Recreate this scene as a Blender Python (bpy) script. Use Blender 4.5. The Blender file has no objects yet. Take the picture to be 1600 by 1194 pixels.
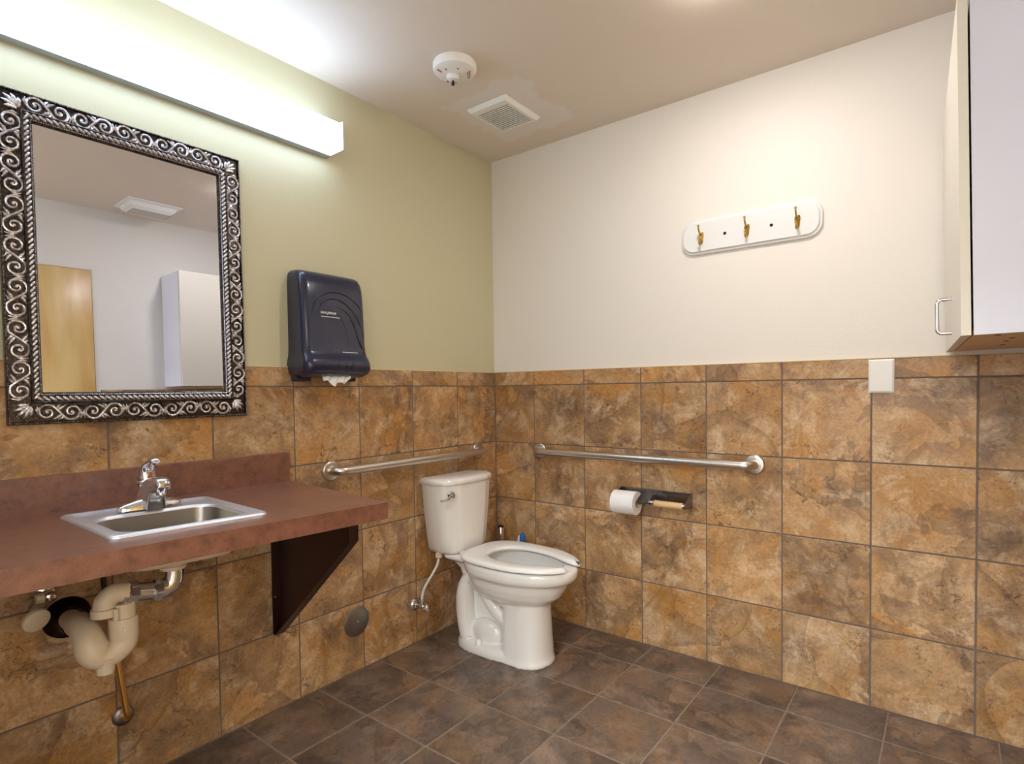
import bpy, bmesh, math, random
from mathutils import Vector, Matrix, Euler
random.seed(7)
C = bpy.context.scene.collection
scene = bpy.context.scene
PI = math.pi
rad = math.radians

# ------------------------------------------------------------------ camera
cam_d = bpy.data.cameras.new('camera'); cam = bpy.data.objects.new('camera', cam_d); C.objects.link(cam)
cam.location = (-2.4155, -1.9979, 1.1859)
yaw, pitch, roll = 0.64729, -0.02855, -0.01284
F = Vector((math.cos(yaw)*math.cos(pitch), math.sin(yaw)*math.cos(pitch), math.sin(pitch)))
R0 = Vector((math.sin(yaw), -math.cos(yaw), 0)); U0 = R0.cross(F)
Rr = math.cos(roll)*R0 + math.sin(roll)*U0; Uu = -math.sin(roll)*R0 + math.cos(roll)*U0
m = Matrix(((Rr.x, Uu.x, -F.x), (Rr.y, Uu.y, -F.y), (Rr.z, Uu.z, -F.z)))
cam.rotation_euler = m.to_euler()
cam_d.sensor_fit = 'HORIZONTAL'; cam_d.sensor_width = 36.0
cam_d.lens = 884.45/1600*36.0
cam_d.shift_x = -(812.41-800)/1600
cam_d.shift_y = (635.65-597)/1600
cam_d.clip_start = 0.02
scene.camera = cam
# ------------------------------------------------------------------ world, exposure
world = bpy.data.worlds.new('world'); scene.world = world; world.use_nodes = True
world.node_tree.nodes['Background'].inputs[0].default_value = (1.0, 0.93, 0.84, 1)
world.node_tree.nodes['Background'].inputs[1].default_value = 0.5
scene.view_settings.view_transform = 'Standard'; scene.view_settings.look = 'None'
scene.view_settings.gamma = 1.0; scene.view_settings.use_curve_mapping = False
scene.view_settings.exposure = 0.48
LENS_EMIT = 7.0       # vanity fixture, cool white
DOME_EMIT = 175.0      # ceiling lamp, warm
HALL_FILL = 118.0      # added fill light, unseen, in the hallway behind the open doorway

# ------------------------------------------------------------------ helpers
def lin(c):
    def f(v):
        v /= 255.0
        return v/12.92 if v <= 0.04045 else ((v+0.055)/1.055)**2.4
    return (f(c[0]), f(c[1]), f(c[2]), 1)

class MB:
    def __init__(s): s.v = []; s.f = []
    def add(s, vs, fs):
        n = len(s.v); s.v += [tuple(v) for v in vs]; s.f += [tuple(i+n for i in f) for f in fs]; return s
    def box(s, a, b, ch=0.0):
        x0, y0, z0 = [min(a[i], b[i]) for i in range(3)]; x1, y1, z1 = [max(a[i], b[i]) for i in range(3)]
        if ch <= 0:
            return s.add([(x0,y0,z0),(x1,y0,z0),(x1,y1,z0),(x0,y1,z0),(x0,y0,z1),(x1,y0,z1),(x1,y1,z1),(x0,y1,z1)],
                  [(0,3,2,1),(4,5,6,7),(0,1,5,4),(1,2,6,5),(2,3,7,6),(3,0,4,7)])
        bm = bmesh.new(); bmesh.ops.create_cube(bm, size=1.0)
        for v in bm.verts: v.co = Vector(((x0+x1)/2+v.co.x*(x1-x0), (y0+y1)/2+v.co.y*(y1-y0), (z0+z1)/2+v.co.z*(z1-z0)))
        bmesh.ops.bevel(bm, geom=bm.edges[:], offset=ch, segments=2, affect='EDGES', profile=0.5)
        bm.verts.index_update()
        s.add([v.co[:] for v in bm.verts], [[v.index for v in f.verts] for f in bm.faces]); bm.free(); return s
    def loft(s, rings, cap0=True, cap1=True, closed=True):
        n = len(rings[0]); base = len(s.v)
        for r in rings: s.v += [tuple(p) for p in r]
        for i in range(len(rings)-1):
            for j in range(n if closed else n-1):
                a = base+i*n+j; b = base+i*n+(j+1) % n
                s.f.append((a, b, b+n, a+n))
        if cap0: s.f.append(tuple(base+j for j in range(n))[::-1])
        if cap1: s.f.append(tuple(base+(len(rings)-1)*n+j for j in range(n)))
        return s
    def tube(s, path, r, n=12, caps=True, flat=1.0, up=None):
        P = [Vector(p) for p in path]; rings = []; prev = None
        rs = r if isinstance(r, (list, tuple)) else [r]*len(P)
        for i, p in enumerate(P):
            t = (P[min(i+1, len(P)-1)]-P[max(i-1, 0)]).normalized()
            if up is not None: u = Vector(up)
            elif prev is None: u = Vector((0, 0, 1)) if abs(t.z) < 0.9 else Vector((1, 0, 0))
            else: u = prev
            a = t.cross(u).normalized(); b = a.cross(t).normalized(); prev = b
            rings.append([p + a*math.cos(2*PI*k/n)*rs[i] + b*math.sin(2*PI*k/n)*rs[i]*flat for k in range(n)])
        return s.loft(rings, caps, caps)
    def lathe(s, prof, origin=(0,0,0), axis='z', n=32, caps=True):
        o = Vector(origin); ax = {'x': Vector((1,0,0)), 'y': Vector((0,1,0)), 'z': Vector((0,0,1))}[axis] if isinstance(axis, str) else Vector(axis).normalized()
        q = ax.to_track_quat('Z', 'Y'); rings = []
        for r, h in prof: rings.append([o + q @ Vector((r*math.cos(2*PI*k/n), r*math.sin(2*PI*k/n), h)) for k in range(n)])
        return s.loft(rings, caps, caps)
    def prism(s, poly, d0, d1):     # poly of 3D points, extruded by vectors d0..d1
        n = len(poly); a = [Vector(p)+Vector(d0) for p in poly]; b = [Vector(p)+Vector(d1) for p in poly]
        return s.loft([a, b])
    def warp(s, fn): s.v = [tuple(fn(Vector(v))) for v in s.v]; return s

def build(name, mb, mat, parent=None, smooth=True, angle=35, wn=False, recalc=True):
    me = bpy.data.meshes.new(name); org = Vector((0,0,0))
    if parent is not None: org = Vector(parent.get('_org', (0,0,0)))
    me.from_pydata([tuple(Vector(v)-org) for v in mb.v], [], mb.f)
    if recalc:
        bm = bmesh.new(); bm.from_mesh(me); bmesh.ops.recalc_face_normals(bm, faces=bm.faces[:]); bm.to_mesh(me); bm.free()
    if smooth:
        me.shade_smooth(); me.set_sharp_from_angle(angle=rad(angle))
    if mat: me.materials.append(mat)
    o = bpy.data.objects.new(name, me); C.objects.link(o)
    if parent is not None: o.parent = parent; o['_org'] = list(org)
    return o
def tag(o, label=None, cat=None, group=None, kind=None):
    if label: o['label'] = label
    if cat: o['category'] = cat
    if group: o['group'] = group
    if kind: o['kind'] = kind
    return o
def thing(name, loc, label, cat, group=None):
    o = bpy.data.objects.new(name, None); C.objects.link(o); o.location = loc; o['_org'] = list(loc); o.empty_display_size = 0.05
    return tag(o, label, cat, group)
def one(name, mb, mat, loc, label, cat, group=None, **k):     # thing that is one mesh, origin at loc
    mb.warp(lambda v: v-Vector(loc)); o = build(name, mb, mat, None, **k); o.location = loc; return tag(o, label, cat, group)

# ------------------------------------------------------------------ materials
def mat_new(name):
    m = bpy.data.materials.new(name); m.use_nodes = True; nt = m.node_tree
    return m, nt, nt.nodes['Principled BSDF']
def simple(name, rgb, rough=0.5, metal=0.0, bump=0.0, bscale=200, spec=0.5, coat=0.0, var=0.0, vscale=8, emit=None, es=0, aniso=0):
    m, nt, b = mat_new(name); N = nt.nodes; L = nt.links
    b.inputs['Base Color'].default_value = lin(rgb); b.inputs['Roughness'].default_value = rough; b.inputs['Metallic'].default_value = metal
    b.inputs['Specular IOR Level'].default_value = spec; b.inputs['Coat Weight'].default_value = coat; b.inputs['Coat Roughness'].default_value = 0.08
    if emit: b.inputs['Emission Color'].default_value = lin(emit); b.inputs['Emission Strength'].default_value = es
    tc = N.new('ShaderNodeTexCoord')
    if var > 0:
        n = N.new('ShaderNodeTexNoise'); n.inputs['Scale'].default_value = vscale; n.inputs['Detail'].default_value = 6; L.new(tc.outputs['Object'], n.inputs['Vector'])
        r = N.new('ShaderNodeValToRGB'); c = lin(rgb)
        r.color_ramp.elements[0].position = 0.3; r.color_ramp.elements[1].position = 0.7
        r.color_ramp.elements[0].color = tuple(x*(1-var) for x in c[:3])+(1,); r.color_ramp.elements[1].color = tuple(min(1, x*(1+var)) for x in c[:3])+(1,)
        L.new(n.outputs[0], r.inputs[0]); L.new(r.outputs[0], b.inputs['Base Color'])
    if bump > 0:
        n = N.new('ShaderNodeTexNoise'); n.inputs['Scale'].default_value = bscale; n.inputs['Detail'].default_value = 3; L.new(tc.outputs['Object'], n.inputs['Vector'])
        bp = N.new('ShaderNodeBump'); bp.inputs['Strength'].default_value = bump; bp.inputs['Distance'].default_value = 0.002
        L.new(n.outputs[0], bp.inputs['Height']); L.new(bp.outputs[0], b.inputs['Normal'])
    return m

def slate(name, stops, rough, scale=1.0, crack=0.5, bumpd=0.0015, patchcol=(90,62,40)):
    m, nt, b = mat_new(name); N = nt.nodes; L = nt.links
    tc = N.new('ShaderNodeTexCoord'); oi = N.new('ShaderNodeObjectInfo')
    mul = N.new('ShaderNodeVectorMath'); mul.operation = 'SCALE'; mul.inputs[0].default_value = (37.3, 17.7, 53.1); L.new(oi.outputs['Random'], mul.inputs['Scale'])
    add = N.new('ShaderNodeVectorMath'); add.operation = 'ADD'; L.new(tc.outputs['Object'], add.inputs[0]); L.new(mul.outputs[0], add.inputs[1])
    V = add.outputs[0]
    def noise(sc, det, dist=0.0, rgh=0.6, src=None):
        n = N.new('ShaderNodeTexNoise'); n.inputs['Scale'].default_value = sc*scale; n.inputs['Detail'].default_value = det
        n.inputs['Roughness'].default_value = rgh; n.inputs['Distortion'].default_value = dist; L.new(src or V, n.inputs['Vector']); return n
    def ramp(src, els):
        r = N.new('ShaderNodeValToRGB'); cr = r.color_ramp
        while len(cr.elements) < len(els): cr.elements.new(0.5)
        for e, (p, c) in zip(cr.elements, els): e.position = p; e.color = lin(c) if len(c) == 3 else c
        L.new(src, r.inputs[0]); return r
    def mix(fac, a, bb, mode='MIX'):
        x = N.new('ShaderNodeMix'); x.data_type = 'RGBA'; x.blend_type = mode; x.clamp_factor = True
        if isinstance(fac, float): x.inputs[0].default_value = fac
        else: L.new(fac, x.inputs[0])
        L.new(a, x.inputs[6]); 
        if isinstance(bb, tuple): x.inputs[7].default_value = bb
        else: L.new(bb, x.inputs[7])
        return x.outputs[2]
    tan, ochre, grey, pale, rust = stops
    big = noise(5.5, 12, 0.25, 0.66)
    a = noise(4.2, 11, 0.35, 0.68, None); ar = ramp(a.outputs[0], [(0.45, (0,0,0,1)), (0.60, (1,1,1,1))])
    c0 = N.new('ShaderNodeRGB'); c0.outputs[0].default_value = lin(tan)
    c1 = mix(ar.outputs[0], c0.outputs[0], lin(ochre))
    of = N.new('ShaderNodeVectorMath'); of.operation = 'ADD'; of.inputs[1].default_value = (11.3, 5.1, 7.7); L.new(V, of.inputs[0])
    g_ = noise(3.8, 12, 0.4, 0.70, of.outputs[0]); gr = ramp(g_.outputs[0], [(0.47, (0,0,0,1)), (0.64, (0.95,0.95,0.95,1))])
    c2 = mix(gr.outputs[0], c1, lin(grey))
    of2 = N.new('ShaderNodeVectorMath'); of2.operation = 'ADD'; of2.inputs[1].default_value = (3.3, 25.1, 1.7); L.new(V, of2.inputs[0])
    p_ = noise(8.0, 11, 0.5, 0.72, of2.outputs[0]); pr = ramp(p_.outputs[0], [(0.50, (0,0,0,1)), (0.64, (0.8,0.8,0.8,1))])
    c3 = mix(pr.outputs[0], c2, lin(pale))
    # layered cleft: a crisp step that fades away on both sides
    cl = noise(2.3, 5, 0.7, 0.55)
    clr = ramp(cl.outputs[0], [(0.43, (1,1,1,1)), (0.515, (0.68,0.66,0.66,1)), (0.520, (1.03,0.99,0.94,1)), (0.60, (1,1,1,1))])
    c4 = mix(1.0, c3, clr.outputs[0], 'MULTIPLY')
    sp = noise(46, 9, 1.2, 0.78); spm = noise(7.5, 6, 0.5)
    spr = ramp(sp.outputs[0], [(0.52, (0,0,0,1)), (0.60, (1,1,1,1))]); spmr = ramp(spm.outputs[0], [(0.50, (0,0,0,1)), (0.62, (1,1,1,1))])
    sm = N.new('ShaderNodeMath'); sm.operation = 'MULTIPLY'; L.new(spr.outputs[0], sm.inputs[0]); L.new(spmr.outputs[0], sm.inputs[1])
    sm2 = N.new('ShaderNodeMath'); sm2.operation = 'MULTIPLY'; sm2.inputs[1].default_value = crack; L.new(sm.outputs[0], sm2.inputs[0])
    c5 = mix(sm2.outputs[0], c4, lin(rust))
    # hairline cracks
    cr_ = noise(5.0, 7, 0.9, 0.6, of.outputs[0]); crr = ramp(cr_.outputs[0], [(0.496, (0,0,0,1)), (0.501, (1,1,1,1)), (0.506, (0,0,0,1))])
    crm = ramp(spm.outputs[0], [(0.44, (0.75,0.75,0.75,1)), (0.52, (0,0,0,1))])
    cm = N.new('ShaderNodeMath'); cm.operation = 'MULTIPLY'; L.new(crr.outputs[0], cm.inputs[0]); L.new(crm.outputs[0], cm.inputs[1])
    c5 = mix(cm.outputs[0], c5, lin(rust))
    fm = noise(85, 9, 0.3, 0.78); fmr = N.new('ShaderNodeMapRange'); fmr.inputs[1].default_value = 0.3; fmr.inputs[2].default_value = 0.7; fmr.inputs[3].default_value = 0.70; fmr.inputs[4].default_value = 1.27
    L.new(fm.outputs[0], fmr.inputs[0])
    c6 = mix(1.0, c5, fmr.outputs[0], 'MULTIPLY')
    tr = N.new('ShaderNodeMapRange'); tr.inputs[3].default_value = 0.88; tr.inputs[4].default_value = 1.1; L.new(oi.outputs['Random'], tr.inputs[0])
    c7 = mix(1.0, c6, tr.outputs[0], 'MULTIPLY')
    L.new(c7, b.inputs['Base Color'])
    rr = N.new('ShaderNodeMapRange'); rr.inputs[3].default_value = rough-0.08; rr.inputs[4].default_value = rough+0.12; L.new(big.outputs[0], rr.inputs[0]); L.new(rr.outputs[0], b.inputs['Roughness'])
    bp = N.new('ShaderNodeBump'); bp.inputs['Strength'].default_value = 0.55; bp.inputs['Distance'].default_value = bumpd
    hs = N.new('ShaderNodeMath'); hs.operation = 'MULTIPLY_ADD'; hs.inputs[1].default_value = 1.6; L.new(cl.outputs[0], hs.inputs[0]); L.new(big.outputs[0], hs.inputs[2])
    h2 = N.new('ShaderNodeMath'); h2.operation = 'MULTIPLY_ADD'; h2.inputs[1].default_value = 0.25; L.new(sp.outputs[0], h2.inputs[0]); L.new(hs.outputs[0], h2.inputs[2])
    L.new(h2.outputs[0], bp.inputs['Height']); L.new(bp.outputs[0], b.inputs['Normal'])
    b.inputs['Specular IOR Level'].default_value = 0.4
    return m

M = {}
M['tile'] = slate('tan_slate_tile', [(196,158,114), (190,140,80), (136,108,84), (222,194,158), (92,60,40)], 0.36, crack=0.85)
M['floor_tile'] = slate('dark_slate_tile', [(116,99,86), (132,104,78), (82,70,63), (150,126,104), (52,42,36)], 0.34, crack=0.6)
M['grout'] = simple('grey_brown_grout', (116,104,96), 0.9, bump=0.3, bscale=400, var=0.1, vscale=40)
M['floor_grout'] = simple('light_floor_grout', (138,120,104), 0.9, bump=0.3, bscale=400, var=0.1, vscale=40)
M['green'] = simple('sage_green_paint', (208,201,166), 0.55, bump=0.35, bscale=120)
M['cream'] = simple('cream_paint', (236,230,220), 0.55, bump=0.3, bscale=120)
M['trimpaint'] = simple('light_cap_paint', (226,206,160), 0.6)
M['white_satin'] = simple('white_satin_laminate', (222,223,238), 0.35)
M['white_shell'] = simple('cream_white_edge_laminate', (228,222,208), 0.4)
M['underside_bounce'] = simple('cabinet_underside_bounce_tint', (214,186,150), 0.6, var=0.06, vscale=6)  # brownish reflected light put into the colour of the underside
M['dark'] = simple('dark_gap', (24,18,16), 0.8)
M['porcelain'] = simple('white_porcelain', (244,240,233), 0.09, spec=0.6, coat=0.5)
M['seat'] = simple('white_plastic_seat', (246,243,236), 0.22, spec=0.5)
M['water'] = simple('still_water', (190,195,195), 0.02, spec=0.8)
M['chrome'] = simple('polished_chrome', (225,226,230), 0.07, 1.0)
M['blackchrome'] = simple('blackened_chrome', (52,46,44), 0.15, 1.0)
M['steel'] = simple('brushed_stainless_steel', (216,210,204), 0.30, 1.0, bump=0.05, bscale=600)
M['sinksteel_shaded'] = simple('satin_sink_steel_shaded', (168,164,156), 0.30, 1.0)  # same steel as the rim, shade of the basin put into the colour
M['rimsteel_lit'] = simple('satin_steel_rim_lit', (236,240,246), 0.46, 1.0)  # lamp highlight on the steel put into the rim colour
M['satin_chrome'] = simple('satin_chrome', (138,136,138), 0.25, 1.0)
M['sinkcoat'] = simple('off_white_sink_undercoating', (214,200,178), 0.7)
M['counter'] = None
M['pvc'] = simple('off_white_plastic_pipe', (226,208,180), 0.35)
M['brass'] = simple('brass', (196,160,84), 0.2, 1.0)
M['copper'] = simple('copper_pipe', (238,192,116), 0.28, 1.0)
M['white_plastic'] = simple('white_plastic', (240,238,232), 0.35)
M['paper'] = simple('white_paper', (244,242,240), 0.9, bump=0.3, bscale=150)
M['beige'] = simple('beige_plastic_roller', (226,190,140), 0.4)
M['navy'] = simple('dark_navy_translucent_plastic', (32,35,62), 0.26, spec=0.5, coat=0.35)
M['navy_groove'] = simple('black_groove', (12,12,18), 0.4)
M['print_white'] = simple('white_print', (250,246,246), 0.5)
M['red_print'] = simple('red_print', (190,52,48), 0.6)
M['black'] = simple('black_plastic', (20,18,18), 0.4)
M['blue'] = simple('blue_plastic', (44,104,176), 0.3)
M['door'] = None
M['mirror'] = simple('silvered_mirror', (226,230,240), 0.0, 1.0)
M['dark_steel'] = simple('dull_grey_steel_plate', (158,152,146), 0.4, 1.0)
M['lamp_housing'] = simple('grey_enamel_lamp_housing', (176,182,186), 0.45)
M['white_paint_metal'] = simple('white_enamel_metal', (232,232,230), 0.4)
M['diffuser'] = simple('lit_acrylic_lens', (240,240,240), 0.4, emit=(196,222,255), es=LENS_EMIT)
M['dome'] = simple('lit_ceiling_lamp_glass', (240,240,240), 0.4, emit=(255,247,244), es=DOME_EMIT)

def counter_mat():
    m, nt, b = mat_new('mottled_red_brown_laminate'); N = nt.nodes; L = nt.links
    tc = N.new('ShaderNodeTexCoord')
    a = N.new('ShaderNodeTexNoise'); a.inputs['Scale'].default_value = 28; a.inputs['Detail'].default_value = 8; a.inputs['Roughness'].default_value = 0.7; L.new(tc.outputs['Object'], a.inputs['Vector'])
    r = N.new('ShaderNodeValToRGB'); cr = r.color_ramp; cr.elements.new(0.5); cr.elements.new(0.6)
    for e, (p, c) in zip(cr.elements, [(0.32,(90,52,38)),(0.46,(118,72,53)),(0.56,(129,80,60)),(0.72,(146,94,71))]): e.position = p; e.color = lin(c)
    L.new(a.outputs[0], r.inputs[0])
    s = N.new('ShaderNodeTexNoise'); s.inputs['Scale'].default_value = 260; s.inputs['Detail'].default_value = 3; L.new(tc.outputs['Object'], s.inputs['Vector'])
    mr = N.new('ShaderNodeMapRange'); mr.inputs[1].default_value = 0.35; mr.inputs[2].default_value = 0.65; mr.inputs[3].default_value = 0.86; mr.inputs[4].default_value = 1.15; L.new(s.outputs[0], mr.inputs[0])
    x = N.new('ShaderNodeMix'); x.data_type = 'RGBA'; x.blend_type = 'MULTIPLY'; x.inputs[0].default_value = 1.0; L.new(r.outputs[0], x.inputs[6]); L.new(mr.outputs[0], x.inputs[7])
    L.new(x.outputs[2], b.inputs['Base Color']); b.inputs['Roughness'].default_value = 0.42; b.inputs['Specular IOR Level'].default_value = 0.75; b.inputs['Coat Weight'].default_value = 1.0; b.inputs['Coat Roughness'].default_value = 0.34
    return m
M['counter'] = counter_mat()
M['bracket'] = simple('dark_brown_painted_steel', (46,22,18), 0.35, bump=0.1, bscale=200)

def maple():
    m, nt, b = mat_new('golden_maple_veneer'); N = nt.nodes; L = nt.links
    tc = N.new('ShaderNodeTexCoord'); mp = N.new('ShaderNodeMapping'); mp.inputs['Scale'].default_value = (3.0, 3.0, 0.55); L.new(tc.outputs['Object'], mp.inputs['Vector'])
    a = N.new('ShaderNodeTexNoise'); a.inputs['Scale'].default_value = 2.2; a.inputs['Detail'].default_value = 7; a.inputs['Distortion'].default_value = 0.9; L.new(mp.outputs[0], a.inputs['Vector'])
    r = N.new('ShaderNodeValToRGB'); cr = r.color_ramp; cr.elements.new(0.5)
    for e, (p, c) in zip(cr.elements, [(0.3,(196,150,84)),(0.5,(222,182,112)),(0.7,(236,204,138))]): e.position = p; e.color = lin(c)
    L.new(a.outputs[0], r.inputs[0]); L.new(r.outputs[0], b.inputs['Base Color']); b.inputs['Roughness'].default_value = 0.3
    return m
M['door'] = maple()

def frame_mat(name, hi, lo):
    # antiqued silver: bright on raised points, dark in crevices (patina), from pointiness
    m, nt, b = mat_new(name); N = nt.nodes; L = nt.links
    tc = N.new('ShaderNodeTexCoord'); a = N.new('ShaderNodeTexNoise'); a.inputs['Scale'].default_value = 160; a.inputs['Detail'].default_value = 5; L.new(tc.outputs['Object'], a.inputs['Vector'])
    r = N.new('ShaderNodeValToRGB'); r.color_ramp.elements[0].position = 0.38; r.color_ramp.elements[1].position = 0.62
    r.color_ramp.elements[0].color = lin(lo); r.color_ramp.elements[1].color = lin(hi); L.new(a.outputs[0], r.inputs[0])
    L.new(r.outputs[0], b.inputs['Base Color']); b.inputs['Metallic'].default_value = 0.85; b.inputs['Roughness'].default_value = 0.34
    bp = N.new('ShaderNodeBump'); bp.inputs['Strength'].default_value = 0.4; bp.inputs['Distance'].default_value = 0.001; L.new(a.outputs[0], bp.inputs['Height']); L.new(bp.outputs[0], b.inputs['Normal'])
    return m
M['silver'] = frame_mat('antiqued_silver', (250,248,248), (176,170,172))
M['silver_dark'] = frame_mat('dark_patinated_silver', (96,86,80), (44,38,36))
M['silver_mid'] = frame_mat('grey_worn_silver', (190,184,182), (84,76,74))

def ceiling_mat():
    m, nt, b = mat_new('ceiling_paint_with_patch'); N = nt.nodes; L = nt.links
    tc = N.new('ShaderNodeTexCoord'); nz = N.new('ShaderNodeTexNoise'); nz.inputs['Scale'].default_value = 9; nz.inputs['Detail'].default_value = 3; L.new(tc.outputs['Object'], nz.inputs['Vector'])
    # irregular repainted patch around the exhaust grille: box distance to centre, wobbled by noise
    sub = N.new('ShaderNodeVectorMath'); sub.operation = 'SUBTRACT'; sub.inputs[1].default_value = (-0.37, -0.42, 2.438); L.new(tc.outputs['Object'], sub.inputs[0])
    ab = N.new('ShaderNodeVectorMath'); ab.operation = 'ABSOLUTE'; L.new(sub.outputs[0], ab.inputs[0])
    sx = N.new('ShaderNodeSeparateXYZ'); L.new(ab.outputs[0], sx.inputs[0])
    dx = N.new('ShaderNodeMath'); dx.operation = 'SUBTRACT'; dx.inputs[1].default_value = 0.225; L.new(sx.outputs[0], dx.inputs[0])
    dy = N.new('ShaderNodeMath'); dy.operation = 'SUBTRACT'; dy.inputs[1].default_value = 0.205; L.new(sx.outputs[1], dy.inputs[0])
    mx = N.new('ShaderNodeMath'); mx.operation = 'MAXIMUM'; L.new(dx.outputs[0], mx.inputs[0]); L.new(dy.outputs[0], mx.inputs[1])
    nn = N.new('ShaderNodeMath'); nn.operation = 'MULTIPLY_ADD'; nn.inputs[1].default_value = 0.16; L.new(nz.outputs[0], nn.inputs[0]); L.new(mx.outputs[0], nn.inputs[2])
    r = N.new('ShaderNodeValToRGB'); r.color_ramp.elements[0].position = 0.07; r.color_ramp.elements[1].position = 0.085
    r.color_ramp.elements[0].color = lin((234,226,218)); r.color_ramp.elements[1].color = lin((230,217,202)); L.new(nn.outputs[0], r.inputs[0]); L.new(r.outputs[0], b.inputs['Base Color'])
    b.inputs['Roughness'].default_value = 0.6
    g = N.new('ShaderNodeTexNoise'); g.inputs['Scale'].default_value = 140; L.new(tc.outputs['Object'], g.inputs['Vector'])
    bp = N.new('ShaderNodeBump'); bp.inputs['Strength'].default_value = 0.25; bp.inputs['Distance'].default_value = 0.002; L.new(g.outputs[0], bp.inputs['Height']); L.new(bp.outputs[0], b.inputs['Normal'])
    return m
M['ceiling'] = ceiling_mat()

# ------------------------------------------------------------------ room shell
H = 2.438; CAP = 1.287; LINE = 1.2126; S = 0.30653
XW = -2.62                       # west wall, behind the camera
YB0 = -2.30                      # back wall at x = 0; it runs 1.6 degrees out of square
BT = math.tan(rad(1.6))
def yb(x): return YB0 + x*BT
def struct(name, mb, mat, smooth=False): return tag(build(name, mb, mat, None, smooth=smooth), kind='structure')

wl = struct('wall_left', MB().box((XW-0.1, 0.009, -0.1), (0.109, 0.12, H+0.1)), M['green'])
wr = struct('wall_right', MB().box((0.009, -2.6, -0.1), (0.12, 0.009, H+0.1)), M['cream'])
fl = struct('floor', MB().box((-4.2, -3.0, -0.1), (0.12, 0.12, -0.0015)), M['floor_grout'])
ce = struct('ceiling', MB().box((-4.2, -3.0, H), (0.12, 0.12, H+0.1)), M['ceiling'])
# back wall with the door opening
DX0, DX1, DH = -2.07, -1.16, 2.05
wb = MB()
def bslab(x0, x1, z0, z1, d0=0.0, d1=-0.12):
    P = [(x0, yb(x0)+d0), (x1, yb(x1)+d0), (x1, yb(x1)+d1), (x0, yb(x0)+d1)]
    wb.loft([[(x, y, z0) for x, y in P], [(x, y, z1) for x, y in P]])
bslab(DX1, 0.10, -0.05, H+0.05); bslab(XW-0.1, DX0, -0.05, H+0.05); bslab(DX0, DX1, DH, H+0.05)
wback = struct('wall_back', wb, M['cream'])
# west wall with a doorway opening behind the camera
ww = MB(); ww.box((XW-0.1, -1.25, -0.05), (XW, 0.0, H+0.05)).box((XW-0.1, -2.6, -0.05), (XW, -2.25, H+0.05)).box((XW-0.1, -2.25, 2.05), (XW, -1.25, H+0.05))
wwest = struct('wall_west', ww, M['cream'])
# hallway beyond the doorway
struct('wall_hall', MB().box((-4.2, -3.0, -0.05), (-4.1, 0.12, H+0.05)).box((-4.1, -0.35, -0.05), (XW-0.1, -0.25, H+0.05)).box((-4.1, -3.0, -0.05), (XW-0.1, -2.9, H+0.05)), M['cream'])
# door leaf closed in the back wall
ang = math.atan(BT)
dr = tag(bpy.data.objects.new('door_1', None), kind='structure'); C.objects.link(dr); dr.location = (DX0, yb(DX0), 0); dr.rotation_euler = (0, 0, ang)
def local(name, mb, mat, parent, **k):
    o = build(name, mb, mat, None, **k); o.parent = parent; return o
DW = (DX1-DX0)/math.cos(ang)
local('door_leaf', MB().box((0.012, -0.035, 0.008), (DW-0.012, 0.006, DH-0.012), 0.002), M['door'], dr)
fm = MB(); fm.box((0, -0.1, 0), (0.010, 0.003, DH)).box((DW-0.010, -0.1, 0), (DW, 0.003, DH)).box((0, -0.1, DH-0.010), (DW, 0.003, DH))
local('door_frame', fm, M['white_shell'], dr)
hd = MB().lathe([(0.03, 0), (0.03, 0.006), (0.012, 0.008), (0.012, 0.04)], (DW-0.085, 0.006, 0.98), 'y', 20); hd.tube([(DW-0.085, 0.045, 0.98), (DW-0.14, 0.047, 0.98), (DW-0.2, 0.045, 0.98)], 0.009)
local('door_handle', hd, M['steel'], dr)

# --- wall tiles: shared mesh per size, one object per tile
_tm = {}
def tile_mesh(w, h, mat, d=0.008, ch=0.0016):
    key = (round(w, 4), round(h, 4), mat.name)
    if key in _tm: return _tm[key]
    vs = []; 
    for (zz, ins) in ((-d, 0), (-ch, 0), (0, ch)):
        vs += [(-w/2+ins, -h/2+ins, zz), (w/2-ins, -h/2+ins, zz), (w/2-ins, h/2-ins, zz), (-w/2+ins, h/2-ins, zz)]
    fs = [(8, 9, 10, 11)]
    for k in (0, 4):
        for j in range(4): fs.append((k+j, k+(j+1) % 4, k+4+(j+1) % 4, k+4+j))
    me = bpy.data.meshes.new('tile'); me.from_pydata(vs, [], fs); me.materials.append(mat); _tm[key] = me; return me
G = 0.0048
def place_tile(parent, centre, w, h, rot, mat, jit=0.0004, g=G):
    o = bpy.data.objects.new('tile', tile_mesh(w-g, h-g, mat)); C.objects.link(o); o.parent = parent
    o.rotation_euler = rot; o.location = centre
    return o
rows = [(LINE, CAP)] + [(LINE-(k+1)*S, LINE-k*S) for k in range(4)]
rows[-1] = (0.0, rows[-1][1])
def wall_cols(first, pitch, end):
    e = [0.0, first]
    while e[-1]+pitch < end: e.append(e[-1]+pitch)
    e.append(end); return e
PT = 0.30235
colsR = wall_cols(0.26476, PT, 2.31); colsL = wall_cols(0.30057, PT, 2.62)
gb = build('grout_bed', MB().box((0.0015, -2.33, 0.0), (0.012, 0.0, CAP-0.002)), M['grout'], wr, smooth=False)
gb2 = build('grout_bed', MB().box((XW, 0.0015, 0.0), (0.0, 0.012, CAP-0.002)), M['grout'], wl, smooth=False)
tag(build('paint_edge', MB().box((-0.0005, -2.30, CAP-0.002), (0.010, 0.0, CAP+0.0012)), M['trimpaint'], wr, smooth=False), 'pale grout line on top of the wall tiles')
tag(build('paint_edge', MB().box((XW, -0.0005, CAP-0.002), (0.0, 0.010, CAP+0.0012)), M['trimpaint'], wl, smooth=False), 'pale grout line on top of the wall tiles')
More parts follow.
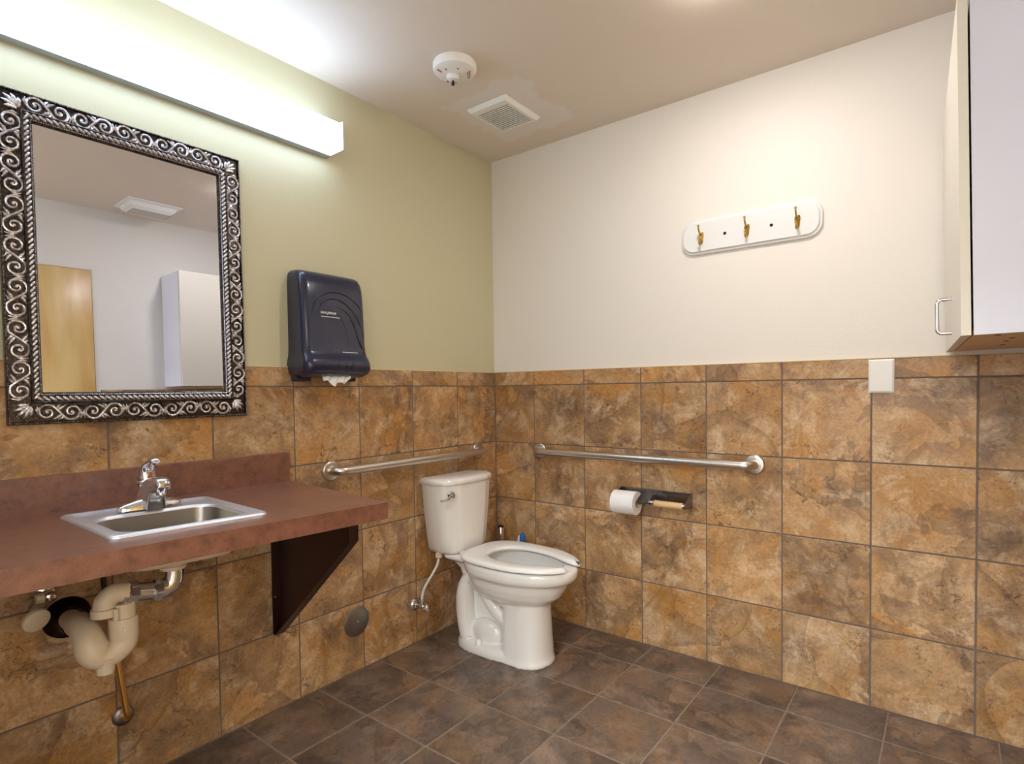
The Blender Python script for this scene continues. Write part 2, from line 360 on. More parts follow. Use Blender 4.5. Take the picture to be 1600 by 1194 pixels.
for (z0, z1) in rows:
    for a, b_ in zip(colsR[:-1], colsR[1:]):
        place_tile(wr, (random.uniform(-.0004, .0004), -(a+b_)/2, (z0+z1)/2), b_-a, z1-z0, (PI/2, 0, -PI/2), M['tile'])
    for a, b_ in zip(colsL[:-1], colsL[1:]):
        place_tile(wl, (-(a+b_)/2, random.uniform(-.0004, .0004), (z0+z1)/2), b_-a, z1-z0, (PI/2, 0, 0), M['tile'])
# back wall tiles (right of the door)
bgr = MB(); P = [(-1.145, yb(-1.145)+0.0085), (0.0, yb(0)+0.0085), (0.0, yb(0)-0.01), (-1.145, yb(-1.145)-0.01)]
bgr.loft([[(x, y, 0) for x, y in P], [(x, y, CAP-0.002) for x, y in P]]); build('grout_bed', bgr, M['grout'], wback, smooth=False)
for (z0, z1) in rows:
    for k in range(4):
        a, b_ = 0.01+k*0.283, 0.01+(k+1)*0.283; xc = -(a+b_)/2
        place_tile(wback, (xc, yb(xc)+0.010, (z0+z1)/2), b_-a, z1-z0, (PI/2, 0, PI+ang), M['tile'])
# floor tiles
fx = [0.0, -0.212, -0.518, -0.823, -1.129, -1.435, -1.741, -2.047, -2.353, -2.62]
fy = [0.0, -0.303, -0.612, -0.922, -1.230, -1.533, -1.834, -2.140, -2.36]
for a, b_ in zip(fx[:-1], fx[1:]):
    for c_, d_ in zip(fy[:-1], fy[1:]):
        place_tile(fl, ((a+b_)/2, (c_+d_)/2, random.uniform(-.0004, .0004)), abs(b_-a), abs(d_-c_), (0, 0, random.choice([0, 0, PI]) ), M['floor_tile'], g=0.006)

# ------------------------------------------------------------------ vanity light (wall fixture)
LX0, LX1 = -2.60, -1.030; LZ0, LZ1 = 2.138, 2.243; LY = 0.009
t = thing('vanity_light', (-1.8, LY, LZ0), 'long lit white vanity light fixture high on the green wall above the mirror', 'light fixture')
build('housing', MB().box((LX0, LY, LZ0-0.007), (LX1-0.006, LY-0.036, LZ1)), M['lamp_housing'], t, smooth=False)
lens = MB()
prof = [(LY-0.026, LZ0+0.001), (LY-0.1, LZ0+0.001), (LY-0.108, LZ0+0.006), (LY-0.110, LZ0+0.014), (LY-0.110, LZ1-0.014), (LY-0.108, LZ1-0.006), (LY-0.1, LZ1-0.001), (LY-0.026, LZ1-0.001)]
lens.loft([[(LX0+0.01, y, z) for y, z in prof], [(LX1-0.006, y, z) for y, z in prof]])
build('lens', lens, M['diffuser'], t)
for x0, x1 in ((LX0, LX0+0.01), (LX1-0.006, LX1)):
    build('end_cap', MB().box((x0, LY, LZ0-0.003), (x1, LY-0.113, LZ1+0.004), 0.0015), M['white_paint_metal'], t)

# ------------------------------------------------------------------ ceiling lamp (just above the frame), fan with lamp seen in the mirror
LXc, LYc = -0.67, -1.42
dl = thing('ceiling_lamp', (LXc, LYc, H), 'small round ceiling downlight, its warm glow at the top edge of the photo', 'light fixture')
build('trim_ring', MB().lathe([(0.074, 0.0), (0.074, -0.004), (0.068, -0.006), (0.062, -0.004), (0.062, 0.0)], (LXc, LYc, H), 'z', 40, caps=False), M['white_paint_metal'], dl)
build('lamp_lens', MB().lathe([(0.062, -0.003), (0.056, -0.010), (0.04, -0.015), (0.01, -0.018)], (LXc, LYc, H), 'z', 40, caps=True), M['dome'], dl)
hl = bpy.data.lights.new('hallway_fill', 'AREA'); hl.energy = HALL_FILL; hl.color = (0.84, 0.92, 1.0); hl.size = 0.9  # area light added to brighten the room through the doorway
ho = bpy.data.objects.new('hallway_fill', hl); C.objects.link(ho); ho.location = (-3.4, -1.7, H-0.03)

# exhaust fan in the ceiling: white box seen only in the mirror
FX, FY = -0.93, -2.06
ef = thing('exhaust_fan', (FX, FY, H), 'white ceiling exhaust fan with raised perforated cover, seen in the mirror', 'exhaust fan')
build('base_plate', MB().box((FX-0.152, FY-0.13, H), (FX+0.152, FY+0.13, H-0.008), 0.003), M['white_plastic'], ef)
cv = MB(); rr_ = []
for ins, z in ((0.02, -0.006), (0.028, -0.03), (0.05, -0.046)):
    rr_.append([(FX-0.152+ins, FY-0.13+ins+.02, H+z), (FX+0.152-ins, FY-0.13+ins+.02, H+z), (FX+0.152-ins, FY+0.13-ins-.02, H+z), (FX-0.152+ins, FY+0.13-ins-.02, H+z)])
cov = build('cover', cv.loft(rr_), M['white_plastic'], ef, smooth=False)
hb = MB()
for i in range(22):
    for j in range(8):
        x = FX-0.105+i*0.01; y = FY-0.05+j*0.0142; hb.box((x, y, H-0.0465), (x+0.005, y+0.006, H-0.0455))
tag(build('perforation', hb, M['dark'], cov, smooth=False), kind='stuff')

# ------------------------------------------------------------------ exhaust grille
gx0, gx1, gy0, gy1 = -0.508, -0.255, -0.500, -0.283
gt = thing('exhaust_grille', ((gx0+gx1)/2, (gy0+gy1)/2, H), 'square white slatted vent grille in the ceiling near the corner', 'vent')
fr = MB(); ix0, ix1, iy0, iy1 = gx0+0.037, gx1-0.030, gy0+0.024, gy1-0.022
def bev(a, b, c, d):   # sloping frame side as 4 rings
    pass
outer = [(gx0, gy0), (gx1, gy0), (gx1, gy1), (gx0, gy1)]; inner = [(ix0, iy0), (ix1, iy0), (ix1, iy1), (ix0, iy1)]
mid = [(gx0+0.010, gy0+0.010), (gx1-0.010, gy0+0.010), (gx1-0.010, gy1-0.010), (gx0+0.010, gy1-0.010)]
fr.loft([[(x, y, H) for x, y in outer], [(x, y, H-0.006) for x, y in outer], [(x, y, H-0.018) for x, y in mid], [(x, y, H-0.019) for x, y in inner], [(x, y, H-0.001) for x, y in inner]], False, False)
build('grille_frame', fr, M['white_plastic'], gt, smooth=False)
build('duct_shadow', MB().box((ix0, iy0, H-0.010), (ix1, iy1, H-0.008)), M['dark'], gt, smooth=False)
ns = 13; px = (ix1-ix0)/ns
for i in range(ns):
    build('slat', MB().box((ix0+(i+0.02)*px, iy0, H-0.019), (ix0+(i+0.52)*px, iy1, H-0.0165)), M['white_plastic'], gt, smooth=False)

# ------------------------------------------------------------------ smoke/heat detector
DXc, DYc = -0.800, -0.485
dt = thing('fire_detector', (DXc, DYc, H), 'round white detector with red print and small dark sensor on the ceiling', 'smoke detector')
build('detector_body', MB().lathe([(0.080, 0.0), (0.080, -0.005), (0.083, -0.006), (0.083, -0.022), (0.079, -0.031), (0.066, -0.037), (0.001, -0.040)], (DXc, DYc, H), 'z', 48), M['white_plastic'], dt)
SX, SY = DXc+0.006, DYc+0.016
build('sensor_dome', MB().lathe([(0.027, -0.037), (0.027, -0.041), (0.024, -0.043), (0.020, -0.052), (0.012, -0.056), (0.001, -0.057)], (SX, SY, H), 'z', 24), M['white_plastic'], dt)
build('sensor_post', MB().lathe([(0.0045, -0.054), (0.0045, -0.062), (0.0065, -0.064), (0.0065, -0.072), (0.001, -0.073)], (SX, SY, H), 'z', 12), M['black'], dt)
for dx, dy in ((-0.020, -0.035), (-0.045, 0.004), (0.052, -0.024)):
    build('screw', MB().lathe([(0.0032, -0.036), (0.0032, -0.0405), (0.001, -0.041)], (DXc+dx, DYc+dy, H), 'z', 10), M['dark_steel'], dt)
def mark_text(txt, size, mat, parent, name, loc, rot, depth=0.0004, align='LEFT', shear=0):
    cu = bpy.data.curves.new(name, 'FONT'); cu.body = txt; cu.size = size; cu.extrude = depth; cu.align_x = align; cu.shear = shear
    o = bpy.data.objects.new(name, cu); C.objects.link(o)
    dg = bpy.context.evaluated_depsgraph_get(); me = bpy.data.meshes.new_from_object(o.evaluated_get(dg)); bpy.data.objects.remove(o)
    me.materials.append(mat); n = bpy.data.objects.new(name, me); C.objects.link(n)
    if parent is not None: n.parent = parent; loc = Vector(loc)-Vector(parent.get('_org', (0,0,0)))
    n.location = loc; n.rotation_euler = rot; return n
rp = MB()
def dash(mb, c, w, h, a, z0, z1):
    ca, sa = math.cos(a), math.sin(a); q = [(-w/2,-h/2),(w/2,-h/2),(w/2,h/2),(-w/2,h/2)]
    r0 = [(c[0]+x*ca-y*sa, c[1]+x*sa+y*ca) for x, y in q]
    mb.loft([[(x, y, z0) for x, y in r0], [(x, y, z1) for x, y in r0]])
def red_line(c, a, words, h=0.0028, zz=0.0395):
    tot = sum(words)+0.002*(len(words)-1); x = -tot/2
    for w in words:
        m_ = MB(); xc = x+w/2; dash(m_, (c[0]+xc*math.cos(a), c[1]+xc*math.sin(a)), w, h, a, H-zz-0.0008, H-zz+0.003); x += w+0.002
        build('red_print', m_, M['red_print'], dt, smooth=False)
red_line((DXc+0.034, DYc-0.046), rad(45), (0.010, 0.008, 0.010, 0.006)); red_line((DXc+0.028, DYc-0.040), rad(45), (0.012, 0.009))
red_line((DXc-0.052, DYc+0.030), rad(0), (0.011, 0.008)); red_line((DXc+0.032, DYc+0.048), rad(-40), (0.010, 0.007, 0.010, 0.006))

# ------------------------------------------------------------------ mirror
TILT = 0.013
mx0, mx1, mz0, mz1 = -2.040, -1.400, 1.110, 2.006
MW, MH = mx1-mx0, mz1-mz0
mt = thing('framed_mirror', (mx0, -0.003, mz0), 'rectangular wall mirror in an ornate antiqued silver scrollwork frame', 'mirror')
mt['_org'] = [0, 0, 0]; mt.rotation_euler = (-TILT, 0, 0)
BAND = 0.076          # frame width; glass inside
IN0x, IN1x, IN0z, IN1z = BAND, MW-BAND, BAND+0.012, MH-BAND
def fr_ring(ins, y):
    ox0, ox1, oz0, oz1 = ins, MW-ins, ins*(BAND+0.012)/BAND, MH-ins
    return [(ox0, y, oz0), (ox1, y, oz0), (ox1, y, oz1), (ox0, y, oz1)]
fb = MB(); fb.loft([fr_ring(0, 0), fr_ring(0, -0.016), fr_ring(0.002, -0.019), fr_ring(0.005, -0.019), fr_ring(0.007, -0.012), fr_ring(0.049, -0.016), fr_ring(0.050, -0.026), fr_ring(0.053, -0.028), fr_ring(0.056, -0.024), fr_ring(0.066, -0.022), fr_ring(0.068, -0.022), fr_ring(0.074, -0.017), fr_ring(0.076, -0.012), fr_ring(0.076, 0)], False, False)
frame = local('frame', fb, M['silver_dark'], mt, smooth=True, angle=20)
local('glass', MB().box((BAND-0.004, -0.010, BAND+0.006), (MW-BAND+0.004, -0.004, MH-BAND+0.004)), M['mirror'], mt, smooth=False)
def bead_run(mb, p0, p1, pitch, fn):
    d = Vector(p1)-Vector(p0); n = max(1, int(d.length/pitch))
    for i in range(n): fn(mb, Vector(p0)+d*((i+0.5)/n), d.normalized())
def bead(r):
    def f(mb, c, d):
        vs = [c+Vector((r,0,0)), c+Vector((-r,0,0)), c+Vector((0,0,r)), c+Vector((0,0,-r)), c+Vector((0,-r,0)), c+Vector((0,r,0))]
        mb.add(vs, [(0,4,2),(2,4,1),(1,4,3),(3,4,0),(0,2,5),(2,1,5),(1,3,5),(3,0,5)])
    return f
def ring_pts(ins, y): r = fr_ring(ins, y); return [(r[i], r[(i+1) % 4]) for i in range(4)]
bm1 = MB()
for a, b_ in ring_pts(0.0035, -0.0195): bead_run(bm1, a, b_, 0.0055, bead(0.0026))
tag(local('outer_beading', bm1, M['silver_mid'], frame, smooth=False), kind='stuff')
bm2 = MB()
for a, b_ in ring_pts(0.070, -0.021): bead_run(bm2, a, b_, 0.0052, bead(0.0026))
tag(local('inner_beading', bm2, M['silver'], frame, smooth=False), kind='stuff')
def rope(mb, c, d):
    n = Vector((0, -1, 0)); s = d.cross(n).normalized(); a = (d*0.85+s*0.62).normalized(); b_ = a.cross(n).normalized()
    L_, w, h = 0.0115, 0.0042, 0.0048; vs = []; rings = []
    for t_, k in ((-1, 0.15), (-0.6, 0.8), (0, 1.0), (0.6, 0.8), (1, 0.15)):
        p = c+a*L_*t_; rings.append([p-b_*w*k, p-b_*w*k*0.5+n*h*k, p+b_*w*k*0.5+n*h*k, p+b_*w*k])
    mb.loft(rings)
rp_ = MB()
for a, b_ in ring_pts(0.060, -0.0225): bead_run(rp_, a, b_, 0.0142, rope)
tag(local('rope_moulding', rp_, M['silver'], frame, smooth=True, angle=60), kind='stuff')
# scroll relief: one S-scroll mesh, copied along the band
def scroll_mesh():
    mb = MB(); A = 0.0205; cxs = 0.0275
    left = []; NS = 30
    for i in range(NS+1):
        t_ = 1-i/NS; th = rad(55)+t_*2*PI*1.35; r_ = A*(1-t_)**0.8+0.0016
        left.append((-cxs+r_*math.cos(th), -0.001-0.004*t_, r_*math.sin(th)))
    right = [(-x, y, -z) for x, y, z in left[::-1]]
    pth = left+[(-0.006, -0.0025, 0.008), (0, -0.003, 0), (0.006, -0.0025, -0.008)]+right
    n_ = len(pth); mb.tube(pth, [0.0019+0.0021*math.sin(PI*i/(n_-1))**0.6 for i in range(n_)], 7, up=(0, -1, 0), flat=1.15)
    for cx_ in (-cxs, cxs): mb.lathe([(0.0052, 0), (0.0052, 0.003), (0.003, 0.0075), (0.0004, 0.008)], (cx_, 0.001, 0), (0, -1, 0), 8)
    for sg in (1, -1):      # leaves springing from the stem and filling the gaps to the next scroll
        mb.tube([(sg*-0.004, -0.001, sg*0.006), (sg*0.004, -0.005, sg*0.013), (sg*0.015, -0.003, sg*0.0195)], [0.0030, 0.0048, 0.0008], 6, up=(0, -1, 0))
        mb.tube([(sg*0.008, -0.001, sg*-0.010), (sg*0.004, -0.004, sg*-0.017), (sg*-0.004, -0.002, sg*-0.0215)], [0.0026, 0.0036, 0.0008], 6, up=(0, -1, 0))
        mb.tube([(sg*0.047, -0.001, sg*0.004), (sg*0.051, -0.004, sg*-0.006), (sg*0.047, -0.002, sg*-0.019)], [0.0024, 0.0040, 0.0008], 6, up=(0, -1, 0))
    return mb
sc0 = local('scroll', scroll_mesh(), M['silver'], frame, smooth=True, angle=50)
first = [True]
def put_scroll(x, z, rot, mirror, sc=1.0):
    o = sc0 if first[0] else sc0.copy()
    if not first[0]: C.objects.link(o)
    first[0] = False
    o.parent = frame; o.location = (x, -0.014, z); o.rotation_euler = (0, rot, 0); o.scale = (sc, 1, sc*(-1 if mirror else 1))
bc = 0.0285
for (horizontal, n) in ((True, 5), (False, 7)):
    if horizontal:
        L_ = MW-0.115; pitch_ = L_/n
        for i in range(n):
            x = 0.0575+(i+0.5)*pitch_
            for z in (bc*1.14, MH-bc): put_scroll(x, z, 0, i % 2, pitch_/0.104)
    else:
        L_ = MH-0.125; pitch_ = L_/n
        for i in range(n):
            z = 0.066+(i+0.5)*pitch_
            for x in (bc, MW-bc): put_scroll(x, z, PI/2, i % 2, pitch_/0.104)
def leaf_mesh():
    mb = MB()
    for a in (-0.7, -0.35, 0, 0.35, 0.7):
        d = Vector((math.cos(PI/4+a), 0, math.sin(PI/4+a))); L_ = 0.046 if abs(a) < 0.1 else (0.042 if abs(a) < 0.5 else 0.032)
        mb.tube([d*0.004, d*L_*0.4+Vector((0,-0.006,0)), d*L_*0.75+Vector((0,-0.007,0)), d*L_+Vector((0,-0.002,0))], [0.002, 0.0042, 0.0050, 0.001], 7, up=(0, -1, 0))
    return mb
lf0 = local('corner_leaf', leaf_mesh(), M['silver'], frame, smooth=True, angle=60)
for k, (x, z, sx, sz) in enumerate(((0.050, 0.055, -1, -1), (MW-0.050, 0.055, 1, -1), (MW-0.050, MH-0.050, 1, 1), (0.050, MH-0.050, -1, 1))):
    o = lf0 if k == 0 else lf0.copy()
    if k: C.objects.link(o)
    o.parent = frame; o.location = (x, -0.012, z); o.scale = (sx, 1, sz)

# ------------------------------------------------------------------ vanity counter
CX0, CX1, CYF, TH = XW+0.004, -1.237, -0.600, 0.052
def ctop(x, y):
    f = min(1.0, -y/0.6); back = 0.8665-0.0105*(x+2.06)/0.81; front = 0.8655-0.0240*(x+2.17)/0.91
    return back*(1-f)+front*f
def cwarp(v):
    f = -v.y/0.6
    if v.x > -1.5: v.x -= 0.022*max(0, f)*(v.x+1.5)/0.263
    v.z += ctop(v.x, v.y); return v
ct = thing('vanity_counter', (-1.9, 0, 0.86), 'red-brown mottled laminate counter with backsplash under the mirror', 'counter')
sx0, sx1, sy0, sy1 = -1.968, -1.592, -0.502, -0.125     # sink rim
hx0, hx1, hy0, hy1 = sx0+0.018, sx1-0.018, sy0+0.018, sy1-0.018
cb = MB()
for a, b_ in (((CX0, CYF), (hx0, 0)), ((hx1, CYF), (-1.5, 0)), ((-1.5, CYF), (CX1, 0)), ((hx0, CYF), (hx1, hy0)), ((hx0, hy1), (hx1, 0))):
    cb.box((a[0], a[1], -TH+0.0), (b_[0], min(b_[1], -0.001), 0))
cb.warp(cwarp); build('counter_top', cb, M['counter'], ct, smooth=False)
build('backsplash', MB().box((CX0, -0.001, 0.850), (-1.243, -0.020, 0.9665), 0.0012), M['counter'], ct, smooth=False)
# triangular support bracket
bx0, bx1 = -1.315, -1.280
br = MB(); T_ = 0.805
poly = [(0, T_), (0, 0.292), (-0.018, 0.290), (-0.475, 0.705), (-0.478, T_)]
web = [(bx1-0.006, y, z) for y, z in poly]; br.prism(web, (0, 0, 0), (0.006, 0, 0))
def flange(p, q, th=0.006):
    d = Vector((0, q[0]-p[0], q[1]-p[1])).normalized(); n = Vector((1, 0, 0)).cross(d)
    cen = Vector((0, -0.2, 0.6)); mid_ = Vector((0, (p[0]+q[0])/2, (p[1]+q[1])/2))
    if (cen-mid_).dot(n) < 0: n = -n
    P4 = [Vector((bx0, p[0], p[1])), Vector((bx0, q[0], q[1])), Vector((bx0, q[0], q[1]))+n*th, Vector((bx0, p[0], p[1]))+n*th]
    br.loft([P4, [v+Vector((bx1-bx0, 0, 0)) for v in P4]])
for i in range(4): flange(poly[i], poly[i+1])
flange(poly[4], poly[0])
brk = build('support_bracket', br, M['bracket'], ct, smooth=False); tag(brk, 'dark brown triangular steel support bracket')
build('screw', MB().lathe([(0.004, 0), (0.003, -0.003), (0.0005, -0.004)], (-1.306, -0.0065, 0.43), 'y', 10), M['chrome'], brk)

# ------------------------------------------------------------------ sink
def rrect(x0, x1, y0, y1, r, z, n=6):
    pts = []
    for cx_, cy_, a0 in ((x1-r, y1-r, 0), (x0+r, y1-r, PI/2), (x0+r, y0+r, PI), (x1-r, y0+r, 3*PI/2)):
        for i in range(n+1): a = a0+PI/2*i/n; pts.append((cx_+r*math.cos(a), cy_+r*math.sin(a), z))
    return pts
bx_0, bx_1, by_0, by_1 = sx0+0.040, sx1-0.040, sy0+0.036, sy1-0.105
def swarp(v): v.z += ctop(v.x, v.y); return v
sk = thing('sink', ((sx0+sx1)/2, (sy0+sy1)/2, 0.86), 'small square stainless steel drop-in sink set in the brown counter', 'sink')
sb = MB(); sb.loft([rrect(sx0, sx1, sy0, sy1, 0.022, 0.0005), rrect(sx0+0.001, sx1-0.001, sy0+0.001, sy1-0.001, 0.022, 0.005), rrect(sx0+0.006, sx1-0.006, sy0+0.006, sy1-0.006, 0.02, 0.0085),
    rrect(sx0+0.013, sx1-0.013, sy0+0.013, sy1-0.013, 0.018, 0.0070), rrect(sx0+0.018, sx1-0.018, sy0+0.018, sy1-0.018, 0.018, 0.003), rrect(bx_0-0.010, bx_1+0.010, by_0-0.010, by_1+0.010, 0.05, 0.003),
    rrect(bx_0-0.005, bx_1+0.005, by_0-0.005, by_1+0.005, 0.05, 0.0045), rrect(bx_0-0.001, bx_1+0.001, by_0-0.001, by_1+0.001, 0.05, 0.0010), rrect(bx_0, bx_1, by_0, by_1, 0.05, -0.004)], False, False)
sb.warp(swarp); build('rim', sb, M['rimsteel_lit'], sk, angle=50)
sb = MB(); sb.loft([rrect(bx_0, bx_1, by_0, by_1, 0.05, -0.004), rrect(bx_0+0.004, bx_1-0.004, by_0+0.004, by_1-0.004, 0.05, -0.045),
    rrect(bx_0+0.010, bx_1-0.010, by_0+0.010, by_1-0.010, 0.055, -0.080), rrect(bx_0+0.022, bx_1-0.022, by_0+0.022, by_1-0.022, 0.055, -0.098), rrect(bx_0+0.045, bx_1-0.045, by_0+0.045, by_1-0.045, 0.05, -0.104)], False, True)
sb.warp(swarp); build('basin', sb, M['sinksteel_shaded'], sk, angle=50)
su = MB(); su.loft([rrect(bx_0-0.003, bx_1+0.003, by_0-0.003, by_1+0.003, 0.05, -0.003), rrect(bx_0-0.001, bx_1+0.001, by_0-0.001, by_1+0.001, 0.052, -0.045), rrect(bx_0+0.006, bx_1-0.006, by_0+0.006, by_1-0.006, 0.055, -0.084),
    rrect(bx_0+0.020, bx_1-0.020, by_0+0.020, by_1-0.020, 0.055, -0.102), rrect(bx_0+0.045, bx_1-0.045, by_0+0.045, by_1-0.045, 0.05, -0.108)], False, True)
su.warp(swarp); tag(build('bowl_underside', su, M['sinkcoat'], sk, angle=50), 'off-white coated underside of the bowl')
scx, scy = (bx_0+bx_1)/2, (by_0+by_1)/2; zb = ctop(scx, scy)-0.104
build('drain', MB().lathe([(0.033, 0.001), (0.03, 0.003), (0.022, 0.001), (0.02, 0.004), (0.001, 0.004)], (scx, scy, zb), 'z', 24), M['chrome'], sk)

# ------------------------------------------------------------------ faucet
fx_, fyc, fz = -1.775, -0.188, 0.868
fa = thing('faucet', (fx_, fyc, fz), 'chrome single-lever faucet on the back rim of the sink', 'faucet')
fbm = MB()
for sg in (-1, 1):
    rings = []
    for t_, w, h in ((0.0, 0.030, 0.034), (0.030, 0.026, 0.028), (0.055, 0.021, 0.021), (0.072, 0.017, 0.016), (0.079, 0.011, 0.010)):
        rings.append([(fx_+sg*t_, fyc+w*math.cos(a)*0.95, fz+max(0, h*math.sin(a))) for a in [PI*k/10 for k in range(11)]])
    fbm.loft(rings)
build('base', fbm, M['chrome'], fa, angle=45)
sp_ = MB(); prof_ = []
# spout profile, y forward negative, widths along the sweep: fin shaped body
spine = [((-0.150, 0.868), (-0.272, 0.868), 0.023), ((-0.152, 0.885), (-0.270, 0.885), 0.0215), ((-0.160, 0.905), (-0.268, 0.900), 0.019), ((-0.168, 0.922), (-0.268, 0.916), 0.018)]
def finring(yb_, yf_, z1_, z2_, w, r=0.3):
    pts = []
    for k in range(20):
        a = 2*PI*k/20; c_, s_ = math.cos(a), math.sin(a)
        u = math.copysign(abs(c_)**0.55, c_); v_ = math.copysign(abs(s_)**0.55, s_)
        y = (yb_+yf_)/2-u*(yb_-yf_)/2; z = z1_*(0.5-u*0+0.0)+0
        f_ = (u+1)/2; pts.append((fx_+v_*w, y, z1_*(1-f_)+z2_*f_))
    return pts
# sections sweep from base (horizontal) rotating towards the spout mouth
fin = [(-0.146, 0.868), (-0.150, 0.890), (-0.160, 0.914), (-0.178, 0.934), (-0.205, 0.950), (-0.240, 0.959), (-0.270, 0.960), (-0.290, 0.954), (-0.297, 0.944), (-0.294, 0.932), (-0.280, 0.928), (-0.262, 0.926), (-0.250, 0.915), (-0.242, 0.895), (-0.240, 0.868)]
fcy, fcz = -0.215, 0.905
def finr(x, sc): return [(x+math.copysign(max(0, 0.93-z)*0.10, x-fx_) if abs(x-fx_) > 1e-4 else x, fcy+(y-fcy)*sc, fcz+(z-fcz)*(sc if z > 0.87 else 1)) for y, z in fin]
for xx, sc in ((-0.019, 0.80), (-0.0185, 0.90), (-0.016, 0.97), (-0.011, 1.0), (0.011, 1.0), (0.016, 0.97), (0.0185, 0.90), (0.019, 0.80)): prof_.append(finr(fx_+xx, sc))
sp_.loft(prof_)
sp_.lathe([(0.0125, 0.0), (0.0125, 0.020), (0.014, 0.024)], (fx_, -0.272, 0.912), 'z', 20)
spo = build('spout', sp_, M['chrome'], fa, angle=60)
hn = MB(); hn.lathe([(0.024, 0.0), (0.026, 0.006), (0.026, 0.014), (0.022, 0.018)], (fx_, -0.172, 0.930), (0, -0.12, 1), 24)
rings = []
for y, z, w, dp in ((-0.172, 0.940, 0.024, 0.024), (-0.174, 0.958, 0.0245, 0.022), (-0.180, 0.974, 0.022, 0.018), (-0.190, 0.987, 0.018, 0.012), (-0.204, 0.996, 0.014, 0.007), (-0.222, 1.003, 0.013, 0.006), (-0.236, 1.005, 0.014, 0.0065), (-0.246, 1.003, 0.012, 0.006), (-0.250, 1.000, 0.006, 0.003)):
    k_ = min(1.0, max(0.0, (z-0.955)/0.045))      # section turns from horizontal to facing forward
    rings.append([(fx_+w*math.cos(a), y+dp*math.sin(a)*(1-k_*0.75), z+dp*math.sin(a)*k_) for a in [2*PI*k/18 for k in range(18)]])
hn.loft(rings); build('lever_handle', hn, M['chrome'], fa, angle=60)
build('temperature_mark', MB().box((fx_-0.004, -0.1985, 0.952), (fx_+0.004, -0.190, 0.959)), M['red_print'], fa)

# ------------------------------------------------------------------ drain plumbing
def bez(pts, n=8):     # Catmull-Rom through points
    P = [Vector(p) for p in pts]; out = []
    for i in range(len(P)-1):
        p0 = P[max(i-1, 0)]; p1 = P[i]; p2 = P[i+1]; p3 = P[min(i+2, len(P)-1)]
        for k in range(n):
            t_ = k/n; out.append(0.5*((2*p1)+(-p0+p2)*t_+(2*p0-5*p1+4*p2-p3)*t_*t_+(-p0+3*p1-3*p2+p3)*t_**3))
    out.append(P[-1]); return out
pt = thing('drain_pipe', (-1.87, -0.25, 0.5), 'off-white plastic trap and chrome drain pipe under the sink', 'pipe')
ty = -0.30
ch = MB(); ch.tube(bez([(-1.762, ty, 0.720), (-1.762, ty, 0.695), (-1.768, ty, 0.672), (-1.785, ty, 0.660), (-1.815, ty, 0.662)]), 0.0255, 20)
ch.lathe([(0.028, 0), (0.032, 0.002), (0.032, 0.018), (0.028, 0.022)], (-1.795, ty, 0.659), (-1, 0, 0.12), 8); ch.tube([(-1.812, ty, 0.662), (-1.885, ty, 0.676)], 0.0245, 20); ch.lathe([(0.026, 0), (0.0315, 0.003), (0.0315, 0.022), (0.027, 0.026)], (-1.850, ty, 0.668), (-1, 0, 0.15), 8)
tag(build('chrome_elbow', ch, M['chrome'], pt, angle=40), 'chrome drain elbow')
build('slip_nut', MB().lathe([(0.029, 0), (0.032, 0.003), (0.032, 0.010), (0.028, 0.012), (0.028, 0.02)], (-1.762, ty, 0.708), 'z', 18), M['pvc'], pt)
tee = MB(); tee.tube(bez([(-1.872, ty, 0.676), (-1.900, ty, 0.680), (-1.918, ty, 0.668), (-1.922, ty, 0.655), (-1.922, ty, 0.640)]), [0.025]*32+[0.026], 20)
tee.lathe([(0.030, 0), (0.030, 0.020)], (-1.922, ty, 0.630), 'z', 20)
build('elbow', tee, M['pvc'], pt, angle=50)
tr = MB(); tr.lathe([(0.0275, 0), (0.0275, 0.050)], (-1.884, ty-0.005, 0.604), 'z', 24); tr.box((-1.914, ty-0.036, 0.618), (-1.903, ty-0.018, 0.650), 0.0015)
build('tailpiece', tr, M['pvc'], pt, angle=50)
build('compression_collar', MB().lathe([(0.030, 0), (0.0325, 0.004), (0.0325, 0.054), (0.031, 0.057), (0.027, 0.057)], (-1.884, ty-0.005, 0.560), 'z', 28), M['pvc'], pt, angle=50)
build('collar_tab', MB().box((-1.896, ty-0.0400, 0.588), (-1.892, ty-0.035, 0.598)), M['white_plastic'], pt)
U = MB(); path = bez([(-1.884, ty-0.005, 0.575), (-1.885, ty-0.005, 0.555), (-1.896, ty-0.004, 0.541), (-1.918, ty-0.004, 0.530), (-1.940, ty-0.002, 0.536), (-1.952, ty+0.002, 0.556), (-1.953, ty+0.018, 0.580), (-1.952, ty+0.055, 0.592), (-1.946, ty+0.10, 0.588), (-1.941, ty+0.14, 0.580)], 8)
U.tube(path, [0.0315 if i < 28 else 0.0315+0.005*math.sin(min(1, (i-28)/20)*PI) for i in range(len(path))], 24)
U.lathe([(0.019, 0.0), (0.0215, 0.02), (0.03, 0.04)], (-1.928, ty-0.008, 0.488), (0.05, 0, 1), 20)
build('trap', U, M['pvc'], pt, angle=60)
arm = MB(); arm.tube(bez([(-1.945, ty+0.12, 0.579), (-1.935, ty+0.20, 0.570), (-1.925, ty+0.298, 0.557)]), 0.026, 20)
build('trap_arm', arm, M['pvc'], pt, angle=60)
build('escutcheon', MB().lathe([(0.058, 0), (0.056, -0.008), (0.040, -0.016), (0.033, -0.04), (0.027, -0.04)], (-1.925, 0, 0.557), 'y', 28), M['blackchrome'], pt, angle=50)

